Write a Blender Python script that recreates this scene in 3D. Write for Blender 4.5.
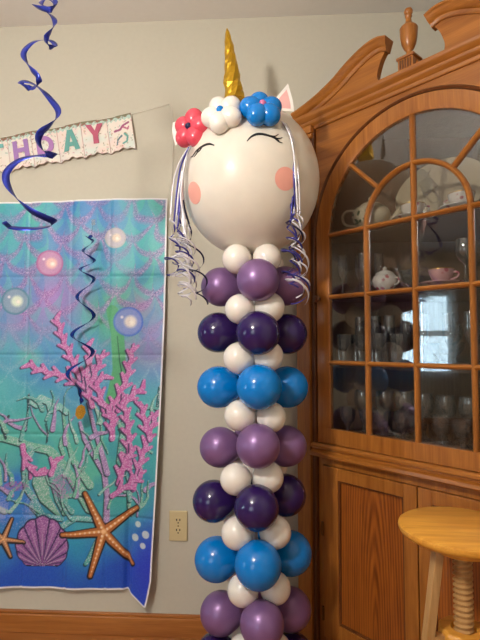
import bpy, bmesh, math, random
import numpy as np
from mathutils import Vector, Matrix

random.seed(7); rng = np.random.default_rng(7)
PI = math.pi
for o in list(bpy.data.objects): bpy.data.objects.remove(o)
SC = bpy.context.scene
COL = SC.collection

# ------------------------------------------------------------------ camera
FPX = 485.0
YAW = math.radians(3.2); PIT = math.atan(25 / FPX)
CAMP = Vector((0, -1.95, 1.14))
cd = bpy.data.cameras.new('camera'); cam = bpy.data.objects.new('camera', cd); COL.objects.link(cam)
cd.sensor_fit = 'VERTICAL'; cd.sensor_height = 24.0; cd.lens = 24.0 * FPX / 640.0; cd.clip_start = 0.02
cam.location = CAMP; cam.rotation_euler = (PI / 2 + PIT, 0, YAW)
SC.camera = cam
FW = Vector((-math.sin(YAW) * math.cos(PIT), math.cos(YAW) * math.cos(PIT), math.sin(PIT)))
RT = Vector((math.cos(YAW), math.sin(YAW), 0)); UP = RT.cross(FW)
def at(x, y, Y):
    """photo measurement -> world point on the plane at distance Y from the back wall"""
    d = FW + RT * ((x - 240) / FPX) + UP * ((320 - y) / FPX)
    return CAMP + d * ((Y - CAMP.y) / d.y)

# ------------------------------------------------------------------ sky, daylight, exposure
w = bpy.data.worlds.new('sky'); SC.world = w; w.use_nodes = True
bg = w.node_tree.nodes['Background']; bg.inputs[0].default_value = (0.55, 0.80, 1.0, 1); bg.inputs[1].default_value = 1.5
def area(name, loc, rot, sx, sy, power, col):
    l = bpy.data.lights.new(name, 'AREA'); l.shape = 'RECTANGLE'; l.size = sx; l.size_y = sy; l.energy = power; l.color = col
    o = bpy.data.objects.new(name, l); COL.objects.link(o); o.location = loc; o.rotation_euler = rot; return o
XL, XR, YF, ZC = -5.2, 0.85, -4.6, 2.50
WIN1 = (-2.62, -1.72, 0.72, 1.90)      # window in the left wall: y0, y1, z0, z1
WIN2 = (-3.2, -1.6, 0.8, 2.05)         # unseen window added behind the camera for fill light: x0, x1, z0, z1
area('daylight_side', (XL - 0.25, (WIN1[0] + WIN1[1]) / 2, (WIN1[2] + WIN1[3]) / 2), (0, -PI / 2, 0), 1.15, 0.9, 40, (0.62, 0.84, 1.0))
area('fill_light_rear', ((WIN2[0] + WIN2[1]) / 2, YF - 0.25, (WIN2[2] + WIN2[3]) / 2), (PI / 2, 0, 0), 1.6, 1.25, 24, (0.85, 0.93, 1.0))  # fill light outside the added rear window
LAMP_MAIN = (-0.78, -1.78, 1.93); LAMP_LOW = (-1.35, -3.3, 1.72)
LAMP_MAIN_E, LAMP_LOW_E = 56.0, 6.0
SC.view_settings.view_transform = 'Standard'; SC.view_settings.look = 'None'
SC.view_settings.gamma = 1.0; SC.view_settings.use_curve_mapping = False
SC.view_settings.exposure = 0.36

# ------------------------------------------------------------------ helpers
def S(r, g, b):
    f = lambda c: (c / 255 / 12.92) if c / 255 <= 0.04045 else ((c / 255 + 0.055) / 1.055) ** 2.4
    return (f(r), f(g), f(b), 1.0)
def Sn(a):
    a = np.clip(a, 0, 255) / 255.0
    return np.where(a <= 0.04045, a / 12.92, ((a + 0.055) / 1.055) ** 2.4)

def empty(name, loc=(0, 0, 0), rz=0, label=None, cat=None, group=None):
    o = bpy.data.objects.new(name, None); COL.objects.link(o); o.location = loc; o.rotation_euler = (0, 0, rz)
    o.empty_display_size = 0.05
    tag(o, label, cat, group); return o
def tag(o, label=None, cat=None, group=None, kind=None):
    if label: o['label'] = label
    if cat: o['category'] = cat
    if group: o['group'] = group
    if kind: o['kind'] = kind
    return o
def link(name, me, mat=None, parent=None, smooth=None, loc=None, bevel=0, label=None, cat=None, group=None, kind=None):
    if mat is not None and len(me.materials) == 0: me.materials.append(mat)
    if smooth is True:
        me.polygons.foreach_set('use_smooth', [True] * len(me.polygons))
    elif isinstance(smooth, (int, float)) and smooth:
        me.polygons.foreach_set('use_smooth', [True] * len(me.polygons))
        me.set_sharp_from_angle(angle=math.radians(smooth))
    o = bpy.data.objects.new(name, me); COL.objects.link(o)
    if parent is not None: o.parent = parent
    if loc is not None: o.location = loc
    if bevel:
        b = o.modifiers.new('bevel', 'BEVEL'); b.width = bevel; b.segments = 2; b.limit_method = 'ANGLE'; b.angle_limit = math.radians(40)
    return tag(o, label, cat, group, kind)
class MB:
    def __init__(s): s.v = []; s.f = []
    def box(s, x0, x1, y0, y1, z0, z1):
        b = len(s.v)
        s.v += [(x0, y0, z0), (x1, y0, z0), (x1, y1, z0), (x0, y1, z0), (x0, y0, z1), (x1, y0, z1), (x1, y1, z1), (x0, y1, z1)]
        s.f += [tuple(b + i for i in q) for q in ((0, 3, 2, 1), (4, 5, 6, 7), (0, 1, 5, 4), (1, 2, 6, 5), (2, 3, 7, 6), (3, 0, 4, 7))]
        return s
    def lathe(s, prof, n=24, mat=None, cap0=True, cap1=True):
        b = len(s.v); m = len(prof)
        for k in range(n):
            a = 2 * PI * k / n
            for r, z in prof:
                p = Vector((r * math.cos(a), r * math.sin(a), z))
                s.v.append(tuple(mat @ p if mat else p))
        for k in range(n):
            k2 = (k + 1) % n
            for i in range(m - 1):
                s.f.append((b + k * m + i, b + k2 * m + i, b + k2 * m + i + 1, b + k * m + i + 1))
        if cap0 and prof[0][0] > 1e-6: s.f.append(tuple(b + k * m for k in range(n))[::-1])
        if cap1 and prof[-1][0] > 1e-6: s.f.append(tuple(b + k * m + m - 1 for k in range(n)))
        return s
    def tube(s, path, r, n=8, closed=False):
        path = [Vector(p) for p in path]; b = len(s.v); m = len(path)
        rr = r if isinstance(r, (list, tuple)) else [r] * m
        nrm = None
        for i, p in enumerate(path):
            t = (path[min(i + 1, m - 1)] - path[max(i - 1, 0)])
            if closed: t = path[(i + 1) % m] - path[i - 1]
            t.normalize()
            if nrm is None: nrm = t.orthogonal().normalized()
            nrm = (nrm - t * nrm.dot(t)).normalized(); bn = t.cross(nrm)
            for k in range(n):
                a = 2 * PI * k / n
                s.v.append(tuple(p + (nrm * math.cos(a) + bn * math.sin(a)) * rr[i]))
        for i in range(m if closed else m - 1):
            i2 = (i + 1) % m
            for k in range(n):
                k2 = (k + 1) % n
                s.f.append((b + i * n + k, b + i * n + k2, b + i2 * n + k2, b + i2 * n + k))
        if not closed:
            s.f.append(tuple(b + k for k in range(n))[::-1]); s.f.append(tuple(b + (m - 1) * n + k for k in range(n)))
        return s
    def sweep(s, rings, closed_profile=True, cap=True):
        """rings: equal-length lists of points"""
        b = len(s.v); m = len(rings[0])
        for R in rings: s.v += [tuple(p) for p in R]
        for i in range(len(rings) - 1):
            for k in range(m if closed_profile else m - 1):
                k2 = (k + 1) % m
                s.f.append((b + i * m + k, b + i * m + k2, b + (i + 1) * m + k2, b + (i + 1) * m + k))
        if cap and closed_profile:
            s.f.append(tuple(b + k for k in range(m))[::-1]); e = b + (len(rings) - 1) * m
            s.f.append(tuple(e + k for k in range(m)))
        return s
    def prism(s, pts, y0, y1):
        """outline in x,z (any simple polygon) extruded along y"""
        b = len(s.v); m = len(pts)
        s.v += [(x, y0, z) for x, z in pts] + [(x, y1, z) for x, z in pts]
        s.f.append(tuple(b + i for i in range(m))); s.f.append(tuple(b + m + i for i in range(m))[::-1])
        for i in range(m):
            j = (i + 1) % m; s.f.append((b + i, b + m + i, b + m + j, b + j))
        return s
    def me(s, name='mesh', fix=True):
        me = bpy.data.meshes.new(name); me.from_pydata(s.v, [], s.f); me.update()
        if fix:
            bm = bmesh.new(); bm.from_mesh(me); bmesh.ops.recalc_face_normals(bm, faces=bm.faces); bm.to_mesh(me); bm.free()
        return me
def catmull(pts, per=8):
    P = [np.array(p, float) for p in pts]; P = [2 * P[0] - P[1]] + P + [2 * P[-1] - P[-2]]; out = []
    for i in range(1, len(P) - 2):
        for k in range(per):
            t = k / per
            out.append(0.5 * (2 * P[i] + (P[i + 1] - P[i - 1]) * t + (2 * P[i - 1] - 5 * P[i] + 4 * P[i + 1] - P[i + 2]) * t * t + (3 * P[i] - P[i - 1] - 3 * P[i + 1] + P[i + 2]) * t ** 3))
    out.append(P[-2]); return out
def ribbon_mesh(path, wdirs, width, thick=0.0004):
    mb = MB(); rings = []; n = len(path)
    for i, p in enumerate(path):
        p = Vector(p); t = (Vector(path[min(i + 1, n - 1)]) - Vector(path[max(i - 1, 0)])).normalized()
        wd = Vector(wdirs[i]); wd = wd - t * wd.dot(t)
        wd = wd.normalized() if wd.length > 1e-6 else t.orthogonal().normalized()
        nn = t.cross(wd); wv = width[i] if isinstance(width, (list, tuple, np.ndarray)) else width
        rings.append([p + wd * wv / 2 + nn * thick / 2, p - wd * wv / 2 + nn * thick / 2, p - wd * wv / 2 - nn * thick / 2, p + wd * wv / 2 - nn * thick / 2])
    return mb.sweep(rings).me('ribbon')

# ------------------------------------------------------------------ materials
def newmat(name):
    m = bpy.data.materials.new(name); m.use_nodes = True
    return m, m.node_tree.nodes, m.node_tree.links, m.node_tree.nodes['Principled BSDF']
def plain(name, col, rough=0.5, metal=0.0, var=0.06, scale=30, bump=0.0, coat=0.0, spec=0.5, sss=0.0):
    m, N, L, p = newmat(name)
    tc = N.new('ShaderNodeTexCoord'); nz = N.new('ShaderNodeTexNoise'); nz.inputs['Scale'].default_value = scale; nz.inputs['Detail'].default_value = 4
    L.new(tc.outputs['Object'], nz.inputs['Vector'])
    r = N.new('ShaderNodeValToRGB'); c = Vector(col[:3])
    r.color_ramp.elements[0].position = 0.3; r.color_ramp.elements[1].position = 0.7
    r.color_ramp.elements[0].color = (*(c * (1 - var)), 1); r.color_ramp.elements[1].color = (*[min(1, x) for x in c * (1 + var)], 1)
    L.new(nz.outputs['Fac'], r.inputs[0]); L.new(r.outputs[0], p.inputs['Base Color'])
    p.inputs['Roughness'].default_value = rough; p.inputs['Metallic'].default_value = metal
    p.inputs['Coat Weight'].default_value = coat; p.inputs['Coat Roughness'].default_value = 0.08; p.inputs['Specular IOR Level'].default_value = spec
    if sss:
        p.inputs['Subsurface Weight'].default_value = sss; p.inputs['Subsurface Radius'].default_value = (0.03, 0.02, 0.015); p.inputs['Subsurface Scale'].default_value = 0.3
    if bump:
        b = N.new('ShaderNodeBump'); b.inputs['Strength'].default_value = bump; b.inputs['Distance'].default_value = 0.004
        L.new(nz.outputs['Fac'], b.inputs['Height']); L.new(b.outputs[0], p.inputs['Normal'])
    return m
def wood(name, light, dark, axis, fine=1.0, rough=0.35, cathedral=None, contrast=(0.3, 0.72), coat=0.10):
    """grain runs along axis; cathedral = (x0, z0): nested arches of a plain-sawn board"""
    m, N, L, p = newmat(name)
    tc = N.new('ShaderNodeTexCoord'); mp = N.new('ShaderNodeMapping'); L.new(tc.outputs['Object'], mp.inputs[0])
    sc = [14 * fine] * 3; sc['xyz'.index(axis)] = 0.9 * fine; mp.inputs['Scale'].default_value = sc
    nz = N.new('ShaderNodeTexNoise'); nz.inputs['Scale'].default_value = 3.0; nz.inputs['Detail'].default_value = 8; nz.inputs['Distortion'].default_value = 0.6
    L.new(mp.outputs[0], nz.inputs['Vector'])
    mp2 = N.new('ShaderNodeMapping'); L.new(tc.outputs['Object'], mp2.inputs[0])
    s2 = [120 * fine] * 3; s2['xyz'.index(axis)] = 4 * fine; mp2.inputs['Scale'].default_value = s2
    n2 = N.new('ShaderNodeTexNoise'); n2.inputs['Scale'].default_value = 3; n2.inputs['Detail'].default_value = 3; L.new(mp2.outputs[0], n2.inputs['Vector'])
    mx = N.new('ShaderNodeMix'); mx.data_type = 'FLOAT'; mx.inputs[0].default_value = 0.35
    src = nz.outputs['Fac']
    if cathedral:
        mp3 = N.new('ShaderNodeMapping'); L.new(tc.outputs['Object'], mp3.inputs[0])
        mp3.inputs['Location'].default_value = (-cathedral[0] * 1.0, 0, -cathedral[1] * 0.085); mp3.inputs['Scale'].default_value = (1.0, 0.0, 0.085)
        wv = N.new('ShaderNodeTexWave'); wv.wave_type = 'RINGS'; wv.rings_direction = 'Y'; wv.inputs['Scale'].default_value = 34
        wv.inputs['Distortion'].default_value = 2.4; wv.inputs['Detail'].default_value = 3; wv.inputs['Detail Scale'].default_value = 0.7
        L.new(mp3.outputs[0], wv.inputs['Vector'])
        m3 = N.new('ShaderNodeMix'); m3.data_type = 'FLOAT'; m3.inputs[0].default_value = 0.30
        L.new(nz.outputs['Fac'], m3.inputs[2]); L.new(wv.outputs['Fac'], m3.inputs[3]); src = m3.outputs[0]
    L.new(src, mx.inputs[2]); L.new(n2.outputs['Fac'], mx.inputs[3])
    r = N.new('ShaderNodeValToRGB'); r.color_ramp.elements[0].position = contrast[0]; r.color_ramp.elements[1].position = contrast[1]
    r.color_ramp.elements[0].color = dark; r.color_ramp.elements[1].color = light
    L.new(mx.outputs[0], r.inputs[0]); L.new(r.outputs[0], p.inputs['Base Color'])
    p.inputs['Roughness'].default_value = rough; p.inputs['Coat Weight'].default_value = coat; p.inputs['Coat Roughness'].default_value = 0.2
    b = N.new('ShaderNodeBump'); b.inputs['Strength'].default_value = 0.15; b.inputs['Distance'].default_value = 0.001
    L.new(n2.outputs['Fac'], b.inputs['Height']); L.new(b.outputs[0], p.inputs['Normal'])
    return m
def thin_glass(name, tint=(0.97, 0.98, 0.97), strength=1.0, rough=0.0, haze=0.0):
    """thin clear sheet: Fresnel mirror over a tinted see-through body"""
    m, N, L, p = newmat(name); N.remove(p); out = N['Material Output']
    tr = N.new('ShaderNodeBsdfTransparent'); tr.inputs[0].default_value = (*tint, 1)
    gl = N.new('ShaderNodeBsdfGlossy'); gl.inputs['Roughness'].default_value = rough
    fr = N.new('ShaderNodeFresnel'); fr.inputs[0].default_value = 1.52
    mu = N.new('ShaderNodeMath'); mu.operation = 'MULTIPLY'; mu.inputs[1].default_value = strength; mu.use_clamp = True
    L.new(fr.outputs[0], mu.inputs[0])
    nz = N.new('ShaderNodeTexNoise'); nz.inputs['Scale'].default_value = 3.0
    bp = N.new('ShaderNodeBump'); bp.inputs['Strength'].default_value = 0.02; bp.inputs['Distance'].default_value = 0.002
    L.new(nz.outputs['Fac'], bp.inputs['Height']); L.new(bp.outputs[0], gl.inputs['Normal'])
    mx = N.new('ShaderNodeMixShader'); L.new(mu.outputs[0], mx.inputs[0]); L.new(tr.outputs[0], mx.inputs[1]); L.new(gl.outputs[0], mx.inputs[2])
    fin = mx
    if haze:
        df = N.new('ShaderNodeBsdfDiffuse'); df.inputs[0].default_value = (0.8, 0.8, 0.78, 1)
        fin = N.new('ShaderNodeMixShader'); fin.inputs[0].default_value = haze
        L.new(mx.outputs[0], fin.inputs[1]); L.new(df.outputs[0], fin.inputs[2])
    L.new(fin.outputs[0], out.inputs[0]); return m
def emit(name, col, e):
    m, N, L, p = newmat(name); N.remove(p); em = N.new('ShaderNodeEmission'); em.inputs[0].default_value = col; em.inputs[1].default_value = e
    L.new(em.outputs[0], N['Material Output'].inputs[0]); return m
def attr_mat(name, rough=0.5, spec=0.3, glitter=False, sheen=0.0):
    m, N, L, p = newmat(name)
    a = N.new('ShaderNodeAttribute'); a.attribute_name = 'print'; L.new(a.outputs['Color'], p.inputs['Base Color'])
    p.inputs['Roughness'].default_value = rough; p.inputs['Specular IOR Level'].default_value = spec; p.inputs['Sheen Weight'].default_value = sheen
    return m

M = {}
M['wall'] = plain('wall_paint', S(204, 198, 181), 0.85, var=0.015, scale=60, bump=0.05, spec=0.2)
M['ceiling'] = plain('ceiling_paint', S(236, 233, 228), 0.9, var=0.01, scale=40, spec=0.2)
HL, HD = S(188, 120, 50), S(136, 76, 20)
M['wood_v'] = wood('honey_wood_vertical', HL, HD, 'z')
M['wood_h'] = wood('honey_wood_horizontal', HL, HD, 'x')
M['wood_panel'] = wood('honey_wood_panel', S(172, 96, 32), S(104, 48, 10), 'z', cathedral=(0.335, 0.16), contrast=(0.28, 0.62))
M['wood_dark'] = wood('honey_wood_dark', S(120, 68, 30), S(84, 44, 18), 'z')
M['wood_in'] = wood('cabinet_lining', S(150, 122, 96), S(122, 96, 74), 'z', rough=0.6, coat=0.0)
M['base'] = wood('baseboard_wood', S(190, 122, 58), S(146, 84, 32), 'x')
M['floor'] = wood('oak_floor', S(184, 118, 60), S(140, 82, 36), 'x', rough=0.3, fine=0.8)
M['stool'] = wood('stool_pine', S(244, 178, 74), S(204, 134, 44), 'x', fine=1.4, contrast=(0.3, 0.66))
M['stool_leg'] = wood('stool_leg_pine', S(206, 164, 108), S(176, 130, 76), 'z', fine=1.4)
M['glass'] = thin_glass('window_glass', (0.92, 0.92, 0.91), 1.9)
M['crystal'] = thin_glass('drinking_glass', (0.98, 0.985, 0.98), 3.2, 0.03, haze=0.06)
M['brass'] = plain('aged_brass', S(110, 80, 40), 0.35, 0.9)
M['white'] = plain('white_plastic', S(235, 232, 226), 0.4, var=0.01)
M['black'] = plain('black_paint', S(22, 20, 22), 0.5)

# ------------------------------------------------------------------ room
def struct(name, me, mat, **k): return link(name, me, mat, kind='structure', **k)
struct('ceiling', MB().box(XL, XR, YF, 0, ZC, ZC + 0.1).me(), M['ceiling'])
struct('wall_back', MB().box(XL - .1, XR + .1, 0, 0.1, 0, ZC).me(), M['wall'])
struct('wall_right', MB().box(XR, XR + .1, YF, 0, 0, ZC).me(), M['wall'])
y0, y1, z0, z1 = WIN1
struct('wall_left', MB().box(XL - .1, XL, YF, y0, 0, ZC).box(XL - .1, XL, y1, 0, 0, ZC).box(XL - .1, XL, y0, y1, 0, z0).box(XL - .1, XL, y0, y1, z1, ZC).me(), M['wall'])
x0, x1, zz0, zz1 = WIN2
struct('wall_front', MB().box(XL, x0, YF - .1, YF, 0, ZC).box(x1, XR, YF - .1, YF, 0, ZC).box(x0, x1, YF - .1, YF, 0, zz0).box(x0, x1, YF - .1, YF, zz1, ZC).me(), M['wall'])
fl = struct('floor', MB().box(XL, XR, YF, 0, -0.1, -0.014).box(XL, XR, YF, -1.722, -0.014, 0.0).me(), M['floor'])
PW, PL = 0.086, 2.0
planks = {}
r_i = 0; yy = 0.0
while yy > -1.715:
    xs = XL + (-PL * random.random()); row_y = yy
    while xs < XR:
        a, b = max(xs, XL), min(xs + PL, XR)
        if b - a > 0.05:
            ln = round(b - a, 3)
            if ln not in planks:
                planks[ln] = MB().box(0, b - a - 0.0015, -PW + 0.0015, 0, -0.014, 0.0).me()
            link('plank', planks[ln], M['floor'], fl, loc=(a, row_y, -random.random() * 0.0006))
        xs += PL
    yy -= PW
def skirting(name, x0, x1, y0, y1, horizontal_x):
    mb = MB(); mb.box(x0, x1, y0, y1, 0, 0.072)
    if horizontal_x: mb.box(x0, x1, y0 + 0.006 if y1 >= -0.001 else y0, y1 if y1 >= -0.001 else y1 - 0.006, 0.072, 0.084)
    else: mb.box(x0 + (0.006 if x1 > 0 else 0), x1 - (0 if x1 > 0 else 0.006), y0, y1, 0.072, 0.084)
    return struct(name, mb.me(), M['base'], bevel=0.003)
skirting('baseboard_back', XL, 0.10, -0.016, 0, True)
skirting('baseboard_left', XL, XL + 0.016, YF, 0, False)
skirting('baseboard_right', XR - 0.016, XR, YF, -0.76, False)

def window(name, axis, c0, c1, z0, z1, plane, inward):
    """double-hung window: casing as the structure, sashes and panes as its parts"""
    def bx(mb, a0, a1, d0, d1, z0, z1):
        d0, d1 = sorted((plane + d0 * inward, plane + d1 * inward))
        return mb.box(a0, a1, d0, d1, z0, z1) if axis == 'x' else mb.box(d0, d1, a0, a1, z0, z1)
    mb = MB(); k = 0.07
    for (a, b, e, f) in ((c0 - k, c0, z0 - k, z1 + k), (c1, c1 + k, z0 - k, z1 + k), (c0, c1, z1, z1 + k), (c0, c1, z0 - k, z0)): bx(mb, a, b, 0.0, 0.018, e, f)
    w_ = struct(name, mb.me(), M['white'])
    zm = (z0 + z1) / 2
    for (e, f, d) in ((z0, zm, -0.03), (zm, z1, -0.055)):
        mb = MB()
        for (a, b, g, h) in ((c0, c0 + .04, e, f), (c1 - .04, c1, e, f), (c0 + .04, c1 - .04, e, e + .04), (c0 + .04, c1 - .04, f - .04, f)): bx(mb, a, b, d - .02, d, g, h)
        link('sash', mb.me(), M['white'], w_)
        link('pane', bx(MB(), c0 + .04, c1 - .04, d - .012, d - .008, e + .04, f - .04).me(), M['glass'], w_)
    return w_
window('window_1', 'y', WIN1[0], WIN1[1], WIN1[2], WIN1[3], XL, 1)
window('fill_window', 'x', WIN2[0], WIN2[1], WIN2[2], WIN2[3], YF, 1)  # unseen window, added so the rear fill light can enter

def sheer():
    m, N, L, p = newmat('sheer_curtain'); N.remove(p)
    tl = N.new('ShaderNodeBsdfTranslucent'); tl.inputs[0].default_value = (0.9, 0.92, 0.93, 1)
    df = N.new('ShaderNodeBsdfDiffuse'); df.inputs[0].default_value = (0.9, 0.9, 0.88, 1)
    tr = N.new('ShaderNodeBsdfTransparent')
    a = N.new('ShaderNodeMixShader'); a.inputs[0].default_value = 0.35; L.new(tl.outputs[0], a.inputs[1]); L.new(df.outputs[0], a.inputs[2])
    nz = N.new('ShaderNodeTexNoise'); nz.inputs['Scale'].default_value = 400
    b = N.new('ShaderNodeMixShader'); L.new(nz.outputs['Fac'], b.inputs[0]); L.new(a.outputs[0], b.inputs[1]); L.new(tr.outputs[0], b.inputs[2])
    L.new(b.outputs[0], N['Material Output'].inputs[0]); return m
M['sheer'] = sheer()
def curtain(y0, y1, label):
    mb = MB(); rows = [0.35, 1.0, 1.5, 1.965]; n = 70; rings = []
    for i in range(n + 1):
        f = i / n; y = y0 + (y1 - y0) * f
        x = XL + 0.075 + 0.022 * math.sin(f * 2 * PI * 9) + 0.008 * math.sin(f * 47)
        rings.append([(x + 0.004 * math.sin(z * 5 + f * 20), y, z) for z in rows])
    o = link('sheer_curtain', mb.sweep(rings, closed_profile=False).me(fix=False), M['sheer'], smooth=True, label=label, cat='curtain', group='sheer curtains at the side window')
    return o
curtain(-2.68, -2.15, 'white sheer curtain on the side window, the half away from the banner wall')
curtain(-2.13, -1.66, 'white sheer curtain on the side window, the half toward the banner wall')
rod = empty('curtain_rod', (XL + 0.075, -2.17, 1.975), 0, 'dark metal curtain rod above the side window', 'curtain rod')
link('rod', MB().tube([(0, -0.62, 0), (0, 0.62, 0)], 0.008).me(), M['black'], rod)
for s in (-1, 1):
    link('finial', MB().lathe([(0.0, -.018), (.013, -.012), (.018, 0), (.013, .012), (0, .018)], 12, Matrix.Translation((0, s * .63, 0))).me(), M['black'], rod)
    link('bracket', MB().box(-0.075, 0.0, s * .55 - .006, s * .55 + .006, -.006, .006).me(), M['black'], rod)

# lamps of the room (both behind the camera)
def lamp(name, loc, r, energy, label, stem_to=ZC):
    e = empty(name, (loc[0], loc[1], loc[2]), 0, label, 'lamp')
    area_ = 4 * PI * r * r
    link('globe', MB().lathe([(0.0 + r * math.sin(PI * i / 14), -r * math.cos(PI * i / 14)) for i in range(15)], 24).me(), emit(name + '_glow', (1.0, 0.94, 0.86, 1), energy / (area_ * PI)), e, smooth=True)
    link('canopy', MB().lathe([(0.0, stem_to - loc[2]), (.07, stem_to - loc[2]), (.065, stem_to - loc[2] - .02), (.02, stem_to - loc[2] - .03), (0.0, stem_to - loc[2] - .03)], 20).me(), M['brass'], e, smooth=30)
    link('stem', MB().tube([(0, 0, r * .9), (0, 0, stem_to - loc[2] - .025)], 0.007).me(), M['brass'], e)
    link('collar', MB().lathe([(0, r * .9), (r * .45, r * .9), (r * .35, r * 1.12), (0, r * 1.12)], 20).me(), M['brass'], e, smooth=30)
lamp('ceiling_lamp', LAMP_MAIN, 0.07, LAMP_MAIN_E, 'small white globe ceiling lamp on a short brass stem')
lamp('pendant_lamp', LAMP_LOW, 0.09, LAMP_LOW_E, 'white globe pendant lamp hanging low on a long brass stem')

# ------------------------------------------------------------------ corner cabinet
A = Vector((0.1172, -0.03, 0)); SQ = math.sqrt(.5)
CABL = 'honey-stained corner cabinet with arched glass door, scrolled pediment and urn finial'
cab = empty('corner_cabinet', A, -PI / 4, CABL, 'cabinet')
def w2l(x, y): d = Vector((x, y)) - A.xy; return (d.x * SQ - d.y * SQ, d.x * SQ + d.y * SQ)
def l2w(t, y, z): return Vector((A.x + (t + y) * SQ, A.y + (y - t) * SQ, z))
TC, HW = 0.497, 0.497
def arc(r, a0, a1, n, c=(TC, 1.55)): return [(c[0] + r * math.cos(a0 + (a1 - a0) * i / n), c[1] + r * math.sin(a0 + (a1 - a0) * i / n)) for i in range(n + 1)]
# carcass
for q in (0, 1):
    if q == 0: c = [(0.122, -0.028), (0.122, -0.004), (0.846, -0.004), (0.846, -0.016), (0.134, -0.016), (0.134, -0.028)]
    else: c = [(0.818, -0.728), (0.846, -0.728), (0.846, -0.017), (0.834, -0.017), (0.834, -0.716), (0.818, -0.716)]
    pts = [w2l(*p) for p in c]; mb = MB(); b = len(pts)
    rings = [[(p[0], p[1], z) for p in pts] for z in (0.0, 1.97)]
    link('back_panel', mb.sweep(rings).me(), M['wood_in'], cab)
def tri(z0, z1, ymin=0.022, name='shelf', mat='wood_in'):
    pts = [(TC - (.49 - ymin), ymin), (TC + (.49 - ymin), ymin), (TC + .02, .47), (TC - .02, .47)]
    return link(name, MB().sweep([[(p[0], p[1], z) for p in pts] for z in (z0, z1)]).me(), M[mat], cab)
SHZ = [0.815, 1.074, 1.326, 1.560]
for z in SHZ[1:]: tri(z - 0.018, z, 0.03)
tri(SHZ[0] - 0.02, SHZ[0], 0.022, 'deck'); tri(1.955, 1.972, 0.022, 'top_board')
# pilasters, full height
for s in (0, 1):
    f = (lambda t: t) if s == 0 else (lambda t: 2 * TC - t)
    def bxs(mb, t0, t1, a, b, c, d): t0, t1 = sorted((f(t0), f(t1))); return mb.box(t0, t1, a, b, c, d)
    mb = MB(); bxs(mb, 0.012, 0.078, -0.016, 0.02, 0.0, 1.985)
    p_ = link('pilaster', mb.me(), M['wood_v'], cab, bevel=0.003)
    mb = MB()
    bxs(mb, 0.080, 0.088, -0.008, 0.02, 0.0, 1.985); bxs(mb, 0.091, 0.101, -0.012, 0.02, 0.0, 1.985)
    link('bead', mb.me(), M['wood_dark'], p_, bevel=0.003)
    mb = MB(); bxs(mb, 0.006, 0.100, -0.028, 0.02, 1.955, 1.985); bxs(mb, 0.009, 0.098, -0.022, 0.02, 1.938, 1.955)
    link('capital', mb.me(), M['wood_h'], p_, bevel=0.004)
# spandrel board above the arch
T0, T1 = 0.103, 2 * TC - 0.103
RO = TC - 0.105; RI = TC - 0.159
mb = MB(); arc_pts = arc(RO + .003, PI, 0, 48)
rings = []
for (t, z) in arc_pts:
    tt = min(max(t, T0), T1)
    rings.append([(tt, 0.0, z), (tt, 0.0, 1.974), (tt, 0.02, 1.974), (tt, 0.02, z)])
link('spandrel', mb.sweep(rings).me(), M['wood_h'], cab)
def ring_sweep(r, c, a0, a1, n, prof, tail=0):
    """prof: list of (radial offset, y); tail: straight legs of that length below the arch"""
    pts = []
    if tail: pts.append((c[0] + r * math.cos(a0), c[1] - tail, math.cos(a0), 0.0))
    for i in range(n + 1):
        a = a0 + (a1 - a0) * i / n; pts.append((c[0] + r * math.cos(a), c[1] + r * math.sin(a), math.cos(a), math.sin(a)))
    if tail: pts.append((c[0] + r * math.cos(a1), c[1] - tail, math.cos(a1), 0.0))
    return [[(t + nx * o, y, z + nz * o) for (o, y) in prof] for (t, z, nx, nz) in pts]
link('arch_moulding', MB().sweep(ring_sweep(RO, (TC, 1.55), PI, 0, 48, [(0.002, 0.0), (0.002, -0.006), (0.008, -0.011), (0.013, -0.004), (0.013, 0.0)])).me(), M['wood_dark'], cab, smooth=40)
# upper glazed door: frame with muntins, panes and knob
ZB = 0.780
mb = MB()
mb.sweep(ring_sweep(RO, (TC, 1.55), PI, 0, 48, [(0, -0.004), (0, 0.018), (-(RO - RI) , 0.018), (-(RO - RI), 0.0), (-(RO - RI) + 0.010, -0.004)], tail=1.55 - 0.834))
mb.box(TC - RO, TC + RO, -0.004, 0.018, ZB, 0.834)
door = link('glazed_door', mb.me(), M['wood_v'], cab, smooth=30)
MUN = [(-0.008, 0.016), (-0.008, 0.003), (-0.0045, -0.004), (0.0, -0.0065), (0.0045, -0.004), (0.008, 0.003), (0.008, 0.016)]
def straight(p0, p1, name='muntin', mat='wood_v', yo=0.0):
    d = Vector((p1[0] - p0[0], p1[1] - p0[1])).normalized(); n = Vector((-d.y, d.x))
    rings = [[(p[0] + n.x * o, y + yo, p[1] + n.y * o) for (o, y) in MUN] for p in (p0, p1)]
    return link(name, MB().sweep(rings).me(), M[mat], door, smooth=50)
MX = [TC - 0.179, TC, TC + 0.179]; ZB_ = [1.075, 1.318, 1.55]
straight((MX[0], 0.834), (MX[0], 1.55)); straight((MX[2], 0.834), (MX[2], 1.55)); straight((MX[1], 0.834), (MX[1], 1.55 + RI))
for z in ZB_: straight((TC - RI, z), (TC + RI, z), mat='wood_h', yo=0.001)
link('arched_muntin', MB().sweep(ring_sweep(0.179, (TC, 1.55), PI, 0, 32, MUN)).me(), M['wood_h'], door, smooth=50)
for sgn in (-1, 1): straight((TC + sgn * 0.179 * SQ, 1.55 + 0.179 * SQ), (TC + sgn * RI * SQ, 1.55 + RI * SQ))
def pane(poly): link('pane', MB().prism(poly, 0.008, 0.0105).me(), M['glass'], door)
cols = [TC - RI] + MX + [TC + RI]; rws = [0.834] + ZB_
for i in range(4):
    for j in range(3): pane([(cols[i], rws[j]), (cols[i + 1], rws[j]), (cols[i + 1], rws[j + 1]), (cols[i], rws[j + 1])])
for (a0, a1) in ((0, PI / 2), (PI / 2, PI)): pane([(TC, 1.55)] + arc(0.179, a0, a1, 12))
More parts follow.
